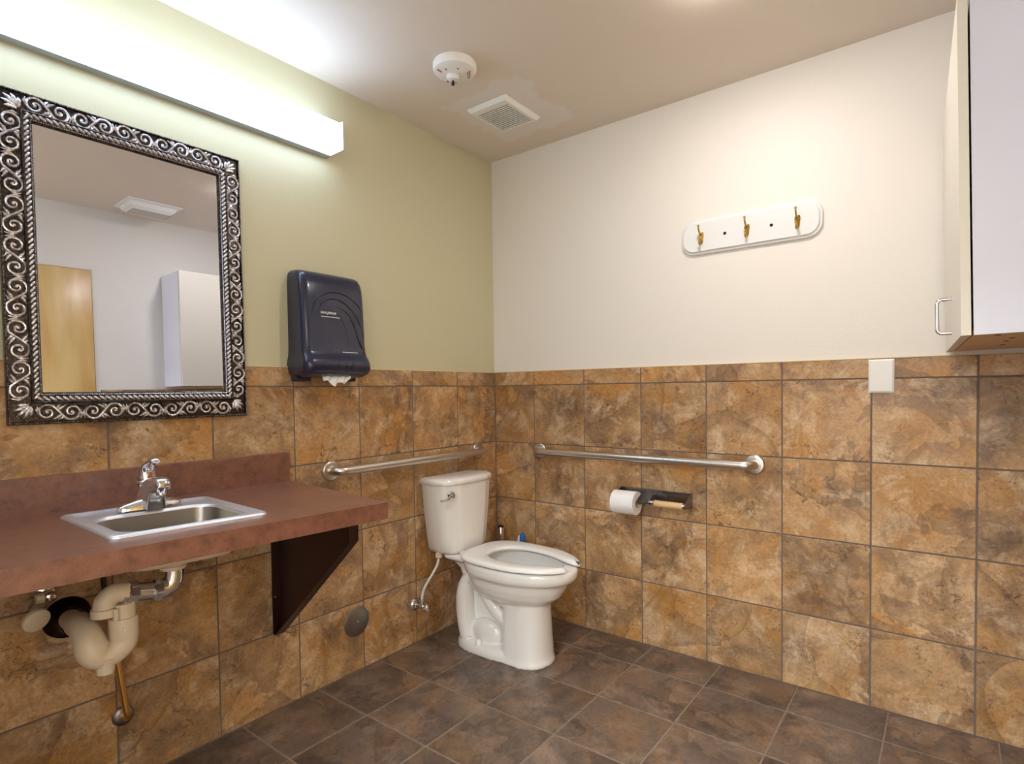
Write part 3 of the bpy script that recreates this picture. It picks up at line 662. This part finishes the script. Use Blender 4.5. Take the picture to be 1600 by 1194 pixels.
cp = thing('copper_supply_pipe', (-1.798, 0, 0.21), 'copper water pipe rising from the tiled wall beside the drain trap', 'pipe')
build('escutcheon', MB().lathe([(0.030, 0), (0.029, -0.003), (0.018, -0.008), (0.011, -0.010)], (-1.798, 0, 0.212), 'y', 28), M['dark_steel'], cp, angle=50)
c1 = MB(); c1.tube(bez([(-1.798, -0.002, 0.212), (-1.798, -0.028, 0.214), (-1.799, -0.040, 0.228), (-1.802, -0.043, 0.25)]), 0.0092, 14); build('elbow', c1, M['copper'], cp)
build('riser', MB().tube([(-1.802, -0.043, 0.242), (-1.8335, -0.046, 0.50), (-1.840, -0.046, 0.58)], 0.0092, 14), M['copper'], cp)
build('flexible_hose', MB().tube(bez([(-1.840, -0.046, 0.575), (-1.850, -0.048, 0.66), (-1.84, -0.07, 0.74), (-1.80, -0.09, 0.80)]), 0.007, 12), M['black'], cp)

cw = thing('wall_cleanout_stub', (-2.0, -0.02, 0.62), 'small white round cap on a pipe stub under the counter, leftmost of the plumbing', 'pipe cap')
build('cap', MB().lathe([(0.030, 0), (0.031, -0.004), (0.031, -0.012), (0.029, -0.014), (0.001, -0.0145)], (-2.015, -0.085, 0.601), (-0.25, 1, 0.35), 36), M['pvc'], cw, angle=50)
build('stem', MB().tube([(-2.015, -0.085, 0.601), (-2.005, -0.045, 0.61), (-1.985, -0.01, 0.615), (-1.985, 0.001, 0.615)], 0.012, 14), M['pvc'], cw)
sv = thing('shutoff_valve', (-1.99, 0, 0.65), 'chrome and white shutoff valve on the tiled wall below the counter, above the white cap', 'valve')
build('valve_body', MB().lathe([(0.022, 0), (0.021, -0.004), (0.010, -0.007), (0.010, -0.03), (0.015, -0.032), (0.015, -0.05), (0.01, -0.055)], (-1.972, 0, 0.640), 'y', 20), M['chrome'], sv, angle=50)
build('valve_nut', MB().tube([(-2.002, -0.043, 0.640), (-1.985, -0.043, 0.640)], 0.0135, 8), M['pvc'], sv)

# ------------------------------------------------------------------ round cover plate on the left wall
rc = thing('round_access_plate', (-0.944, 0, 0.215), 'round grey steel cover plate low on the tiled wall right of the bracket', 'cover plate')
build('plate', MB().lathe([(0.063, 0), (0.063, -0.003), (0.061, -0.0045), (0.02, -0.007), (0.001, -0.0075)], (-0.944, 0, 0.215), 'y', 48), M['dark_steel'], rc, angle=50)
build('screw', MB().lathe([(0.005, -0.006), (0.0045, -0.009), (0.001, -0.0095)], (-0.944, 0, 0.215), 'y', 12), M['chrome'], rc, angle=50)

# ------------------------------------------------------------------ grab bars
def grab_bar(name, A, B, normal, label):
    A = Vector(A); B = Vector(B); n = Vector(normal); d = (B-A).normalized(); off = 0.058; r = 0.0188
    g = thing(name, A, label, 'grab bar', 'stainless grab bars around the toilet')
    for P_, s_ in ((A, 1), (B, -1)):
        build('wall_flange', MB().lathe([(0.040, 0), (0.040, 0.008), (0.038, 0.011), (0.034, 0.0125), (0.024, 0.0135), (0.0189, 0.0135)], P_, n, 36), M['steel'], g, angle=40)
    pa = []
    R_ = 0.035
    pa.append(A+n*0.01)
    for k in range(7): a = PI/2*k/6; pa.append(A+n*(off-R_+R_*math.sin(a))+d*(R_-R_*math.cos(a)))
    for k in range(7): a = PI/2*k/6; pa.append(B+n*(off-R_+R_*math.cos(a))-d*(R_-R_*math.sin(a)))
    pa.append(B+n*0.01)
    build('bar', MB().tube(pa, r, 20, up=(0, 0, 1)), M['steel'], g, angle=60)
grab_bar('grab_bar', (-1.055, 0, 0.871), (-0.158, 0, 0.871), (0, -1, 0), 'stainless grab bar on the tiled wall behind the toilet tank')
grab_bar('grab_bar', (0, -0.302, 0.872), (0, -1.372, 0.872), (-1, 0, 0), 'long stainless grab bar on the right wall above the toilet paper')

# ------------------------------------------------------------------ toilet
TX = -0.425
tl = thing('toilet', (TX, -0.38, 0), 'white porcelain toilet with tank and open-front seat in the tiled corner', 'toilet')
def egg(a, yf, yb_, z, n=48, ex=2.0, exb=2.6, cx_=TX, yc=None):
    yc = yb_+(yf-yb_)*0.44 if yc is None else yc
    pts = []
    for k in range(n):
        t_ = 2*PI*k/n; c_, s_ = math.cos(t_), math.sin(t_); e = ex if s_ < 0 else exb
        x = a*math.copysign(abs(c_)**(2/e), c_); y = (yc-yf)*math.copysign(abs(s_)**(2/e), s_) if s_ < 0 else (yb_-yc)*abs(s_)**(2/e)
        pts.append((cx_+x, yc+y, z))
    return pts
bw = MB()
bw.loft([egg(0.085, -0.625, -0.36, 0.235, exb=3), egg(0.092, -0.628, -0.33, 0.262), egg(0.120, -0.655, -0.27, 0.276), egg(0.144, -0.685, -0.25, 0.300), egg(0.158, -0.708, -0.24, 0.335), egg(0.164, -0.722, -0.235, 0.362), egg(0.168, -0.731, -0.232, 0.372),
         egg(0.181, -0.752, -0.23, 0.380), egg(0.186, -0.762, -0.225, 0.396), egg(0.186, -0.764, -0.22, 0.418), egg(0.180, -0.760, -0.22, 0.430)])
bw.loft([egg(0.108, -0.640, -0.43, -0.0, ex=2.3, exb=5), egg(0.107, -0.641, -0.43, 0.012, ex=2.3, exb=5), egg(0.103, -0.636, -0.432, 0.03, ex=2.3, exb=5), egg(0.098, -0.631, -0.434, 0.12, ex=2.3, exb=5), egg(0.094, -0.626, -0.436, 0.21, ex=2.3, exb=5), egg(0.094, -0.624, -0.430, 0.30, ex=2.3, exb=4)])
bw.box((TX-0.028, -0.50, 0.02), (TX+0.028, -0.20, 0.38))
bw.loft([egg(0.119, -0.60, -0.145, 0.0, exb=2.8), egg(0.119, -0.60, -0.147, 0.026, exb=2.8), egg(0.112, -0.59, -0.155, 0.044, exb=2.8), egg(0.080, -0.58, -0.18, 0.050, exb=2.6)])
bw.loft([rrect(TX-0.062, TX+0.062, -0.36, -0.185, 0.03, 0.30), rrect(TX-0.072, TX+0.072, -0.36, -0.170, 0.03, 0.36), rrect(TX-0.085, TX+0.085, -0.36, -0.140, 0.03, 0.392), rrect(TX-0.112, TX+0.112, -0.36, -0.105, 0.035, 0.408), rrect(TX-0.114, TX+0.114, -0.36, -0.100, 0.035, 0.418), rrect(TX-0.110, TX+0.110, -0.36, -0.105, 0.035, 0.424)])
for sg in (-1, 1):
    xo = TX+sg*0.060
    tp_ = bez([(xo, -0.225, 0.05), (xo, -0.212, 0.10), (xo, -0.203, 0.16), (xo, -0.203, 0.24), (xo, -0.216, 0.298), (xo, -0.247, 0.328), (xo, -0.284, 0.318), (xo, -0.318, 0.280), (xo, -0.36, 0.234), (xo, -0.41, 0.190), (xo, -0.46, 0.165)], 5)
    bw.tube(tp_, [0.043-0.013*min(1, max(0, (i-14)/10)) for i in range(len(tp_))], 16)
    # lower hump of the trapway
    rings = []
    for k in range(1, 12):
        a = PI*k/12; rings.append([(xo-sg*0.014+0.040*math.sin(a)*math.cos(b2), -0.325-0.092*math.cos(a), 0.085+0.062*math.sin(a)*math.sin(b2)) for b2 in [2*PI*q/16 for q in range(16)]])
    bw.loft(rings)
bowl = build('bowl', bw, M['porcelain'], tl)
def bake(o):
    dg = bpy.context.evaluated_depsgraph_get(); me = bpy.data.meshes.new_from_object(o.evaluated_get(dg)); o.modifiers.clear(); o.data = me
rm = bowl.modifiers.new('r', 'REMESH'); rm.mode = 'VOXEL'; rm.voxel_size = 0.0048; rm.use_smooth_shade = True
smo = bowl.modifiers.new('s', 'SMOOTH'); smo.factor = 0.5; smo.iterations = 5
bake(bowl)
cut = MB(); cut.loft([egg(0.05, -0.50, -0.38, 0.255), egg(0.075, -0.58, -0.335, 0.275), egg(0.105, -0.65, -0.295, 0.32), egg(0.125, -0.695, -0.275, 0.37), egg(0.132, -0.706, -0.268, 0.405), egg(0.126, -0.702, -0.272, 0.420), egg(0.128, -0.704, -0.272, 0.46)])
co = build('cutter', cut, M['porcelain'], tl)
bo = bowl.modifiers.new('b', 'BOOLEAN'); bo.operation = 'DIFFERENCE'; bo.object = co; bo.solver = 'EXACT'
bake(bowl); bpy.data.objects.remove(co)
for p in bowl.data.polygons: p.use_smooth = True
bowl.data.set_sharp_from_angle(angle=rad(50))
build('water', MB().loft([egg(0.088, -0.612, -0.32, 0.292), egg(0.088, -0.612, -0.32, 0.294)]), M['water'], tl)
# seat: open-front ring
def seat_mesh():
    mb = MB(); rings = []; n = 60; zc = 0.445
    def outer_pt(t_):   # t 0..1 from left prong around the back to the right prong
        return t_
    yc = -0.455; gap = 0.30
    for i in range(n+1):
        th = (-PI/2+gap*0.9) - 0 if False else None
        a = -PI/2-gap/1.0 - (2*PI-2*gap)*i/n     # clockwise, starts left of front
        c_, s_ = math.cos(a), math.sin(a)
        def ell(ax, lf, lb, e1, e2, yo=0.0):
            e = e1 if s_ < 0 else e2
            return Vector((TX+ax*math.copysign(abs(c_)**(2/e), c_), yc+yo+(lf*-(abs(s_)**(2/e)) if s_ < 0 else lb*abs(s_)**(2/e)), 0))
        o_ = ell(0.188, 0.318, 0.236, 2.05, 3.2); i_ = ell(0.108, 0.235, 0.125, 2.1, 2.1)
        # prong inner edges run straight forward
        if i < 5 or i > n-5:
            k = (i if i < 5 else n-i)/5; sx = -1 if i < 5 else 1
            i_ = i_.lerp(Vector((TX+sx*0.052, -0.745, 0)), (1-k)) if k < 1 else i_
        d = (o_-i_); w = d.length; u = d.normalized(); mid_ = (o_+i_)/2
        sec = [(-w/2, -0.002), (-w/2, 0.003), (-w/2+0.006, 0.009), (-w/2+0.018, 0.0115), (w/2-0.02, 0.0125), (w/2-0.007, 0.0095), (w/2, 0.002), (w/2-0.001, -0.006), (w/2-0.006, -0.009), (-w/2+0.005, -0.008)]
        rings.append([mid_+u*s1+Vector((0, 0, zc+s2)) for s1, s2 in sec])
    return mb.loft(rings)
st = build('seat', seat_mesh(), M['seat'], tl, angle=50)
for sg in (-1, 1):
    hg = MB().loft([rrect(TX+sg*0.072-0.022, TX+sg*0.072+0.022, -0.238, -0.196, 0.01, 0.424), rrect(TX+sg*0.072-0.020, TX+sg*0.072+0.020, -0.236, -0.200, 0.01, 0.440), rrect(TX+sg*0.072-0.014, TX+sg*0.072+0.014, -0.230, -0.206, 0.008, 0.445)])
    build('hinge', hg, M['seat'], st)
for sg in (-1, 1):
    build('bolt_cap', MB().lathe([(0.016, 0), (0.015, 0.014), (0.010, 0.024), (0.004, 0.028), (0.0005, 0.0285)], (TX+sg*0.099, -0.318, 0.040), 'z', 20), M['porcelain'], tl)
# tank
def tplan(w, yf, ybk, bow, r, z, cx_=TX+0.013, N=14):
    pts = [(cx_-w+0.01, ybk, z), (cx_-w, ybk-0.01, z)]
    y0 = yf+bow*1.0
    for k in range(7): a = PI/2*k/6; pts.append((cx_-w+r-r*math.cos(a), y0+r-r*math.sin(a)-0.004*k/6, z))
    for k in range(1, N): 
        x = -w+r+(2*w-2*r)*k/N; pts.append((cx_+x, yf+bow*(abs(x)/(w))**2, z))
    for k in range(7): a = PI/2*(1-k/6); pts.append((cx_+w-r+r*math.cos(a), y0+r-r*math.sin(a)-0.004*(1-k/6), z))
    pts += [(cx_+w, ybk-0.01, z), (cx_+w-0.01, ybk, z)]
    return pts
tk = MB(); tk.loft([tplan(0.100, -0.165, -0.05, 0.012, 0.04, 0.422), tplan(0.132, -0.188, -0.036, 0.018, 0.045, 0.428), tplan(0.144, -0.196, -0.03, 0.022, 0.048, 0.445), tplan(0.152, -0.198, -0.028, 0.022, 0.055, 0.50), tplan(0.168, -0.203, -0.028, 0.022, 0.062, 0.62), tplan(0.180, -0.206, -0.028, 0.022, 0.068, 0.752)])
build('tank', tk, M['porcelain'], tl, angle=60)
ld = MB(); ld.loft([tplan(0.182, -0.207, -0.026, 0.022, 0.070, 0.7525), tplan(0.187, -0.213, -0.022, 0.022, 0.072, 0.7555), tplan(0.188, -0.214, -0.021, 0.022, 0.072, 0.770), tplan(0.184, -0.209, -0.024, 0.022, 0.070, 0.779), tplan(0.168, -0.190, -0.036, 0.020, 0.06, 0.785), tplan(0.10, -0.140, -0.07, 0.012, 0.04, 0.788)])
build('tank_lid', ld, M['porcelain'], tl, angle=60)
lv = MB(); LVx = TX-0.13
lv.lathe([(0.018, 0), (0.018, 0.006), (0.013, 0.010), (0.012, 0.020), (0.001, 0.021)], (-0.556, -0.190, 0.712), (-0.35, -1, 0), 20)
lv.tube(bez([(-0.558, -0.206, 0.712), (-0.580, -0.214, 0.710), (-0.615, -0.222, 0.704), (-0.645, -0.218, 0.702)]), [0.0075-0.0018*i/24 for i in range(25)], 12)
build('flush_lever', lv, M['chrome'], tl, angle=50)

# supply valve + hose left of the toilet
vv = thing('toilet_supply_valve', (-0.612, 0, 0.185), 'chrome stop valve with white hose on the wall left of the toilet', 'valve')
build('escutcheon', MB().lathe([(0.032, 0), (0.031, -0.004), (0.020, -0.012), (0.013, -0.014)], (-0.612, 0, 0.185), 'y', 28), M['chrome'], vv, angle=50)
vb = MB(); vb.tube([(-0.612, 0.0, 0.185), (-0.612, -0.060, 0.185)], 0.0095, 14); vb.lathe([(0.013, 0), (0.0145, -0.004), (0.0145, -0.02), (0.012, -0.024)], (-0.612, -0.034, 0.185), 'y', 16)
vb.lathe([(0.0085, 0), (0.0085, 0.016), (0.011, 0.017), (0.011, 0.028), (0.007, 0.029)], (-0.612, -0.046, 0.190), 'z', 12)
build('valve_body', vb, M['chrome'], vv, angle=50)
hk = MB(); r_ = []
for y, s_ in ((-0.060, 0.6), (-0.066, 1.0), (-0.082, 1.0), (-0.086, 0.7)):
    r_.append([(-0.612+0.019*s_*(1+0.22*math.cos(4*a))*math.cos(a)*0.9, y, 0.182+0.019*s_*(1+0.22*math.cos(4*a))*math.sin(a)*0.9) for a in [2*PI*k/24 for k in range(24)]])
build('handle_knob', hk.loft(r_), M['chrome'], vv, angle=40)
build('hose', MB().tube(bez([(-0.612, -0.046, 0.212), (-0.606, -0.048, 0.25), (-0.585, -0.055, 0.29), (-0.556, -0.065, 0.33), (-0.540, -0.080, 0.372), (-0.535, -0.085, 0.41)]), 0.0062, 12), M['white_plastic'], vv)
build('hose_nut', MB().lathe([(0.012, 0), (0.018, 0.006), (0.018, 0.022), (0.012, 0.026), (0.012, 0.04)], (-0.535, -0.086, 0.400), 'z', 12), M['pvc'], vv, angle=40)

# brushes behind the toilet
b1 = thing('toilet_brush', (-0.10, -0.11, 0), 'chrome-handled toilet brush in its holder behind the toilet', 'toilet brush')
build('holder', MB().lathe([(0.045, 0.001), (0.046, 0.01), (0.042, 0.02), (0.042, 0.30), (0.044, 0.305), (0.012, 0.31)], (-0.10, -0.11, 0), 'z', 28), M['chrome'], b1, angle=40)
build('handle', MB().lathe([(0.008, 0.30), (0.008, 0.34), (0.0165, 0.345), (0.0165, 0.459), (0.015, 0.462)], (-0.10, -0.11, 0), 'z', 20), M['chrome'], b1, angle=40)
build('handle_cap', MB().lathe([(0.0155, 0.462), (0.0155, 0.470), (0.012, 0.474), (0.001, 0.475)], (-0.10, -0.11, 0), 'z', 20), M['black'], b1, angle=40)
b2 = thing('cleaning_wand', (-0.10, -0.255, 0), 'blue and white cleaning wand standing behind the toilet seat', 'cleaning wand')
build('caddy', MB().lathe([(0.040, 0.001), (0.040, 0.02), (0.034, 0.14), (0.036, 0.145), (0.012, 0.15)], (-0.10, -0.255, 0), 'z', 24), M['white_plastic'], b2, angle=40)
build('shaft', MB().tube([(-0.10, -0.255, 0.10), (-0.101, -0.257, 0.36)], 0.009, 14), M['white_plastic'], b2)
wnd = MB(); wnd.tube([(-0.101, -0.257, 0.35), (-0.103, -0.255, 0.40), (-0.105, -0.256, 0.435), (-0.107, -0.259, 0.454)], [0.015, 0.019, 0.0165, 0.008], 16)
tag(build('grip', wnd, M['blue'], b2, angle=60), 'blue grip')
build('grip_inlay', MB().tube([(-0.112, -0.244, 0.372), (-0.1165, -0.2415, 0.41), (-0.115, -0.245, 0.440)], [0.008, 0.010, 0.006], 10), M['white_plastic'], b2, angle=60)

# ------------------------------------------------------------------ toilet paper holder and roll
tp = thing('toilet_paper_holder', (0, -0.93, 0.70), 'chrome double toilet paper holder with one beige roller under the grab bar', 'toilet paper holder')
hp = MB(); hp.box((-0.0005, -1.112, 0.660), (-0.003, -0.770, 0.728)); hp.box((-0.003, -1.112, 0.722), (-0.014, -0.770, 0.728), 0.001)
build('back_plate', hp, M['satin_chrome'], tp, smooth=False)
def armplate(y, w=0.0022):
    P_ = [(0.0, 0.728), (-0.012, 0.728), (-0.088, 0.694), (-0.094, 0.684), (-0.090, 0.672), (-0.078, 0.668), (0.0, 0.660)]
    return MB().prism([(a, y, b_) for a, b_ in P_], (0, -w/2, 0), (0, w/2, 0))
for y in (-0.772, -0.893, -0.950, -1.110): build('arm', armplate(y, 0.003), M['satin_chrome'], tp, smooth=False)
build('roller', MB().lathe([(0.0125, 0), (0.0145, 0.004), (0.0145, 0.126), (0.0125, 0.130)], (-0.080, -1.098, 0.681), 'y', 24), M['beige'], tp, angle=40)
for y in (-1.108, -0.966): build('roller_end', MB().lathe([(0.008, 0), (0.0125, 0.002), (0.0125, 0.012), (0.008, 0.014)], (-0.080, y, 0.681), 'y', 16), M['chrome'], tp, angle=40)
build('roller', MB().lathe([(0.009, 0), (0.009, 0.118)], (-0.080, -0.891, 0.681), 'y', 20), M['chrome'], tp, angle=40)
rl = thing('toilet_paper_roll', (-0.080, -0.82, 0.668), 'white toilet paper roll on the left spindle of the chrome holder', 'toilet paper')
Rr_ = 0.053; y0, y1 = -0.887, -0.775; zc = 0.671
build('paper', MB().lathe([(0.020, y0), (Rr_-0.001, y0), (Rr_, y0+0.001), (Rr_, y1-0.001), (Rr_-0.001, y1), (0.020, y1)], (-0.080, 0, zc), 'y', 56, caps=False), M['paper'], rl, angle=40)
build('core', MB().lathe([(0.020, y0), (0.020, y1), (0.019, y1), (0.019, y0)], (-0.080, 0, zc), 'y', 32, caps=False), M['beige'], rl, angle=40)

# ------------------------------------------------------------------ blank wall plate
wp = thing('blank_switch_plate', (0, -1.806, 1.221), 'blank white plastic cover plate on the right wall tiles', 'cover plate')
q = MB(); ring = lambda ins, x: [(x, -1.767-ins, 1.161+ins), (x, -1.846+ins, 1.161+ins), (x, -1.846+ins, 1.282-ins), (x, -1.767-ins, 1.282-ins)]
q.loft([ring(0, 0.0), ring(0, -0.003), ring(0.006, -0.0062)]); build('plate', q, M['white_plastic'], wp, smooth=False)
for z in (1.179, 1.264): build('screw', MB().lathe([(0.0032, 0), (0.003, 0.0018), (0.0005, 0.002)], (-0.0058, -1.8065, z), (-1, 0, 0), 10), M['white_plastic'], wp)

# ------------------------------------------------------------------ coat rack
ck = thing('coat_rack', (0.009, -1.345, 1.83), 'white rounded board with three brass coat hooks on the cream wall', 'coat rack')
def rr_yz(ins, x, n=8):
    pts = [(x, p[0], p[1]) for p in rrect(-1.618+ins, -1.068-ins, 1.757+ins, 1.902-ins, 0.055-ins*0.8, 0, n)]
    return pts
bd = MB(); bd.loft([rr_yz(0.0, 0.009), rr_yz(0.0, 0.001), rr_yz(0.003, -0.003), rr_yz(0.009, -0.004), rr_yz(0.010, -0.008), rr_yz(0.013, -0.011)])
build('board', bd, M['white_paint_metal'], ck, angle=30)
for y in (-1.256, -1.437):
    tag(build('screw', MB().lathe([(0.0065, 0), (0.006, 0.002), (0.0005, 0.0024)], (-0.0105, y, 1.827), (-1, 0, 0), 14), M['dark'], ck), 'small dark disc standing in for a hole')  # holes in the board made as dark discs
def hook_mesh(y, z):
    mb = MB()
    # shield shaped back plate
    P_ = [(-0.0085, 0.020), (0.0085, 0.020), (0.0105, 0.008), (0.0065, -0.022), (0, -0.030), (-0.0065, -0.022), (-0.0105, 0.008)]
    mb.prism([(-0.011, y+a, z+b_) for a, b_ in P_], (0, 0, 0), (-0.004, 0, 0))
    mb.tube(bez([(-0.013, y, z+0.010), (-0.026, y, z+0.012), (-0.038, y, z+0.018), (-0.046, y, z+0.030), (-0.048, y, z+0.040)]), 0.0034, 10); mb.lathe([(0.0005, -0.005), (0.0045, -0.003), (0.0052, 0), (0.0045, 0.003), (0.0005, 0.005)], (-0.048, y, z+0.041), 'z', 10)
    mb.tube(bez([(-0.013, y, z-0.008), (-0.022, y, z-0.026), (-0.032, y, z-0.034), (-0.040, y, z-0.026), (-0.042, y, z-0.014)]), 0.0034, 10); mb.lathe([(0.0005, -0.005), (0.0042, -0.003), (0.005, 0), (0.0042, 0.003), (0.0005, 0.005)], (-0.042, y, z-0.012), 'z', 10)
    return mb
hk0 = build('coat_hook', hook_mesh(-1.158, 1.826), M['brass'], ck, angle=50)
for y in (-1.345, -1.532):
    o = hk0.copy(); C.objects.link(o); o.parent = ck; o.location = (0, y+1.158, 0)

# ------------------------------------------------------------------ towel dispenser
pd = thing('paper_towel_dispenser', (-1.07, 0.0, 1.23), 'dark navy plastic paper towel dispenser on the green wall above the tiles', 'paper towel dispenser')
pxc = -1.078
def dring(z, w, d, r, y0=0.008, cx_=pxc):
    pts = [(cx_+w, y0, z), (cx_+w, -d+r, z)]
    pts = []
    pts.append((cx_-w, y0, z))
    for k in range(9): a = PI/2*k/8; pts.append((cx_-w+r-r*math.cos(a), -d+r-r*math.sin(a), z))
    for k in range(1, 8): x = -w+r+(2*w-2*r)*k/8; pts.append((cx_+x, -d-0.003*(1-(x/w)**2), z))
    for k in range(9): a = PI/2*(1-k/8); pts.append((cx_+w-r+r*math.cos(a), -d+r-r*math.sin(a), z))
    pts.append((cx_+w, y0, z)); return pts
DP = [(1.246, 0.122, 0.070, 0.02), (1.250, 0.132, 0.095, 0.03), (1.262, 0.143, 0.118, 0.035), (1.280, 0.147, 0.129, 0.035), (1.300, 0.146, 0.130, 0.035), (1.316, 0.143, 0.124, 0.033), (1.330, 0.140, 0.113, 0.032), (1.345, 0.139, 0.107, 0.030), (1.38, 0.138, 0.103, 0.030), (1.45, 0.138, 0.100, 0.030), (1.55, 0.138, 0.095, 0.030), (1.60, 0.138, 0.089, 0.030), (1.622, 0.137, 0.081, 0.028), (1.642, 0.134, 0.068, 0.026), (1.652, 0.127, 0.048, 0.022), (1.657, 0.116, 0.022, 0.015)]
DP = [(z, w+0.004, d, r) for z, w, d, r in DP]
body = MB(); body.loft([dring(*d_) for d_ in DP])
body = build('cover', body, M['navy'], pd, angle=60)
build('back_housing', MB().box((pxc-0.140, 0.008, 1.232), (pxc-0.075, -0.035, 1.262), 0.004), M['navy'], pd)
build('back_housing', MB().box((pxc+0.075, 0.008, 1.232), (pxc+0.132, -0.035, 1.262), 0.004), M['navy'], pd)
def dfront(x, z):
    for (z0, w0, d0, r0), (z1, w1, d1, r1) in zip(DP[:-1], DP[1:]):
        if z0 <= z <= z1:
            f_ = (z-z0)/(z1-z0); d_ = d0+(d1-d0)*f_; w_ = w0+(w1-w0)*f_; r_ = r0+(r1-r0)*f_
            u = abs(x-pxc)-(w_-r_)
            return -(d_-(r_-math.sqrt(max(0, r_*r_-u*u)) if u > 0 else -0.003*(1-((x-pxc)/w_)**2)))
    return -0.1
SW = SWOOSH = {
 'A': ([(-1.1866,1.4846),(-1.1735,1.5265),(-1.1385,1.5600),(-1.0864,1.5750),(-1.0352,1.5705),(-0.9950,1.5490),(-0.9640,1.5220),(-0.9480,1.5010)], 0.0030),
 'B': ([(-1.1560,1.5080),(-1.1390,1.5300),(-1.1020,1.5480),(-1.0620,1.5460),(-1.0230,1.5260),(-0.9920,1.4930),(-0.9650,1.4500),(-0.9470,1.4120)], 0.0032),
 'C': ([(-1.0830,1.5200),(-1.0480,1.5110),(-1.0200,1.4880),(-0.9990,1.4470),(-0.9850,1.4050),(-0.9650,1.3620),(-0.9500,1.3350),(-0.9430,1.3180)], 0.0032),
 'D': ([(-1.1330,1.5030),(-1.1040,1.5000),(-1.0720,1.4860),(-1.0480,1.4560),(-1.0360,1.4170),(-1.0320,1.3780),(-1.0350,1.3450)], 0.0018)}
for k, (pts, r_) in SW.items():
    pp = bez([(x, 0, z) for x, z in pts], 6); pp = [Vector((p.x, dfront(p.x, p.z)+0.0005, p.z)) for p in pp]
    n_ = len(pp); build('swoosh_groove', MB().tube(pp, [max(0.0006, r_*math.sin(PI*min(1, (i+1)/n_*1.1)*0.9+0.1)**0.5) if math.sin(PI*min(1, (i+1)/n_*1.1)*0.9+0.1) > 0 else 0.0006 for i in range(n_)], 8, up=(0, 1, 0)), M['navy_groove'], body, angle=80)
for x in (-1.090, -1.060, -1.030):
    build('grip_groove', MB().tube([(x, dfront(x, z)+0.0008, z) for z in (1.312, 1.302, 1.292, 1.280, 1.272)], [0.0008, 0.003, 0.0034, 0.003, 0.0008], 8, up=(1, 0, 0)), M['navy_groove'], body, angle=80)
lg = mark_text('SAN JAMAR', 0.0135, M['print_white'], pd, 'lettering', (-1.1535, -0.1042, 1.4880), (PI/2, 0, 0), shear=0.25)
x = -1.150
for w in (0.006, 0.003, 0.008, 0.004, 0.009, 0.012, 0.006, 0.010, 0.009): build('small_print', MB().box((x, -0.1036, 1.4760), (x+w, -0.1046, 1.4785)), M['print_white'], pd, smooth=False); x += w+0.0018
x = -1.062
for w in (0.007, 0.005, 0.009, 0.004, 0.010, 0.006, 0.008, 0.009): build('small_print', MB().box((x, dfront(x, 1.345)-0.0003, 1.3435), (x+w, dfront(x, 1.345)-0.0013, 1.3460)), M['print_white'], pd, smooth=False); x += w+0.0018
# hanging towel
pw = MB(); top = []; n_ = 26
for layer, yo in ((0, 0.0), (1, -0.003)):
    rings = []
    for j in range(5):
        row = []
        for i in range(n_):
            u = i/(n_-1); x = -1.140+0.118*u
            zt = 1.262-0.006*abs(u-0.5); zbm = 1.208+0.016*abs(math.sin(u*7.3+0.6))+0.022*abs(u-0.45)**1.3*2
            z = zt+(zbm-zt)*j/4; row.append((x, -0.088+yo-0.010*j/4+0.006*math.sin(u*22+j*0.7), z))
        rings.append(row)
    pw.loft(rings, False, False, closed=False)
tw = build('paper_towel', pw, M['paper'], None, angle=80, recalc=False); tag(tw, 'white paper towel hanging out of the navy dispenser', 'paper towel')

# ------------------------------------------------------------------ wall cabinet, upper right
cw_ = thing('wall_cabinet', (-0.002, -1.992, 1.297), 'tall white wall cabinet with two doors hanging in the upper right corner', 'cabinet')
cw_['_org'] = [0, 0, 0]; cw_.rotation_euler = (rad(-1.0), 0, rad(2.1))
W_, D_, HH = 0.785, 0.305, 0.755; dth = 0.019; gp = 0.004
# local: x from 0 to -W, door front at y=0, depth towards -y, z up
y_b = -dth-gp
# rotated so that local -x runs along the wall
cbx = MB()
cbx.box((-W_, y_b, 0), (-W_+0.016, -D_, HH)); cbx.box((-0.018, y_b, 0), (-0.002, -D_, HH)); cbx.box((-W_+0.016, y_b, HH-0.016), (-0.018, -D_, HH)); cbx.box((-W_+0.016, -D_+0.006, 0.016), (-0.018, -D_, HH-0.016))
car = local('carcass', cbx, M['white_satin'], cw_, smooth=False)
local('bottom_panel', MB().box((-W_+0.0165, y_b, 0.001), (-0.018, -D_, 0.017)), M['underside_bounce'], cw_, smooth=False)
local('shelf', MB().box((-W_+0.017, y_b-0.01, 0.38), (-0.019, -D_+0.007, 0.396)), M['white_satin'], cw_, smooth=False)
for k, (a, b_) in enumerate(((-W_, -0.3935), (-0.3905, -0.004))):
    d_ = local('door', MB().box((a, 0, 0.0), (b_, -dth, HH), 0.0008), M['white_shell'], cw_, smooth=False)
    hx = -0.3935-0.035 if k == 0 else -0.3905+0.035
    pa = []; z0_, z1_ = 0.034, 0.128; o_ = 0.034; r_ = 0.012
    pa.append((hx, 0, z0_))
    for q_ in range(6): a_ = PI/2*q_/5; pa.append((hx, o_-r_+r_*math.sin(a_), z0_+r_-r_*math.cos(a_)))
    for q_ in range(6): a_ = PI/2*q_/5; pa.append((hx, o_-r_+r_*math.cos(a_), z1_-r_+r_*math.sin(a_)))
    pa.append((hx, 0, z1_))
    if k == 0: tag(local('handle', MB().tube(pa, 0.0050, 12, up=(1, 0, 0)), M['chrome'], d_), 'chrome wire pull handle')
for (x, y) in ((-0.72, -0.07), (-0.58, -0.11), (-0.46, -0.11), (-0.64, -0.16), (-0.40, -0.20), (-0.28, -0.12), (-0.50, -0.24)):
    local('screw_hole', MB().lathe([(0.006, 0), (0.006, 0.0012)], (x, y, 0.0), 'z', 10), M['dark'], cw_)
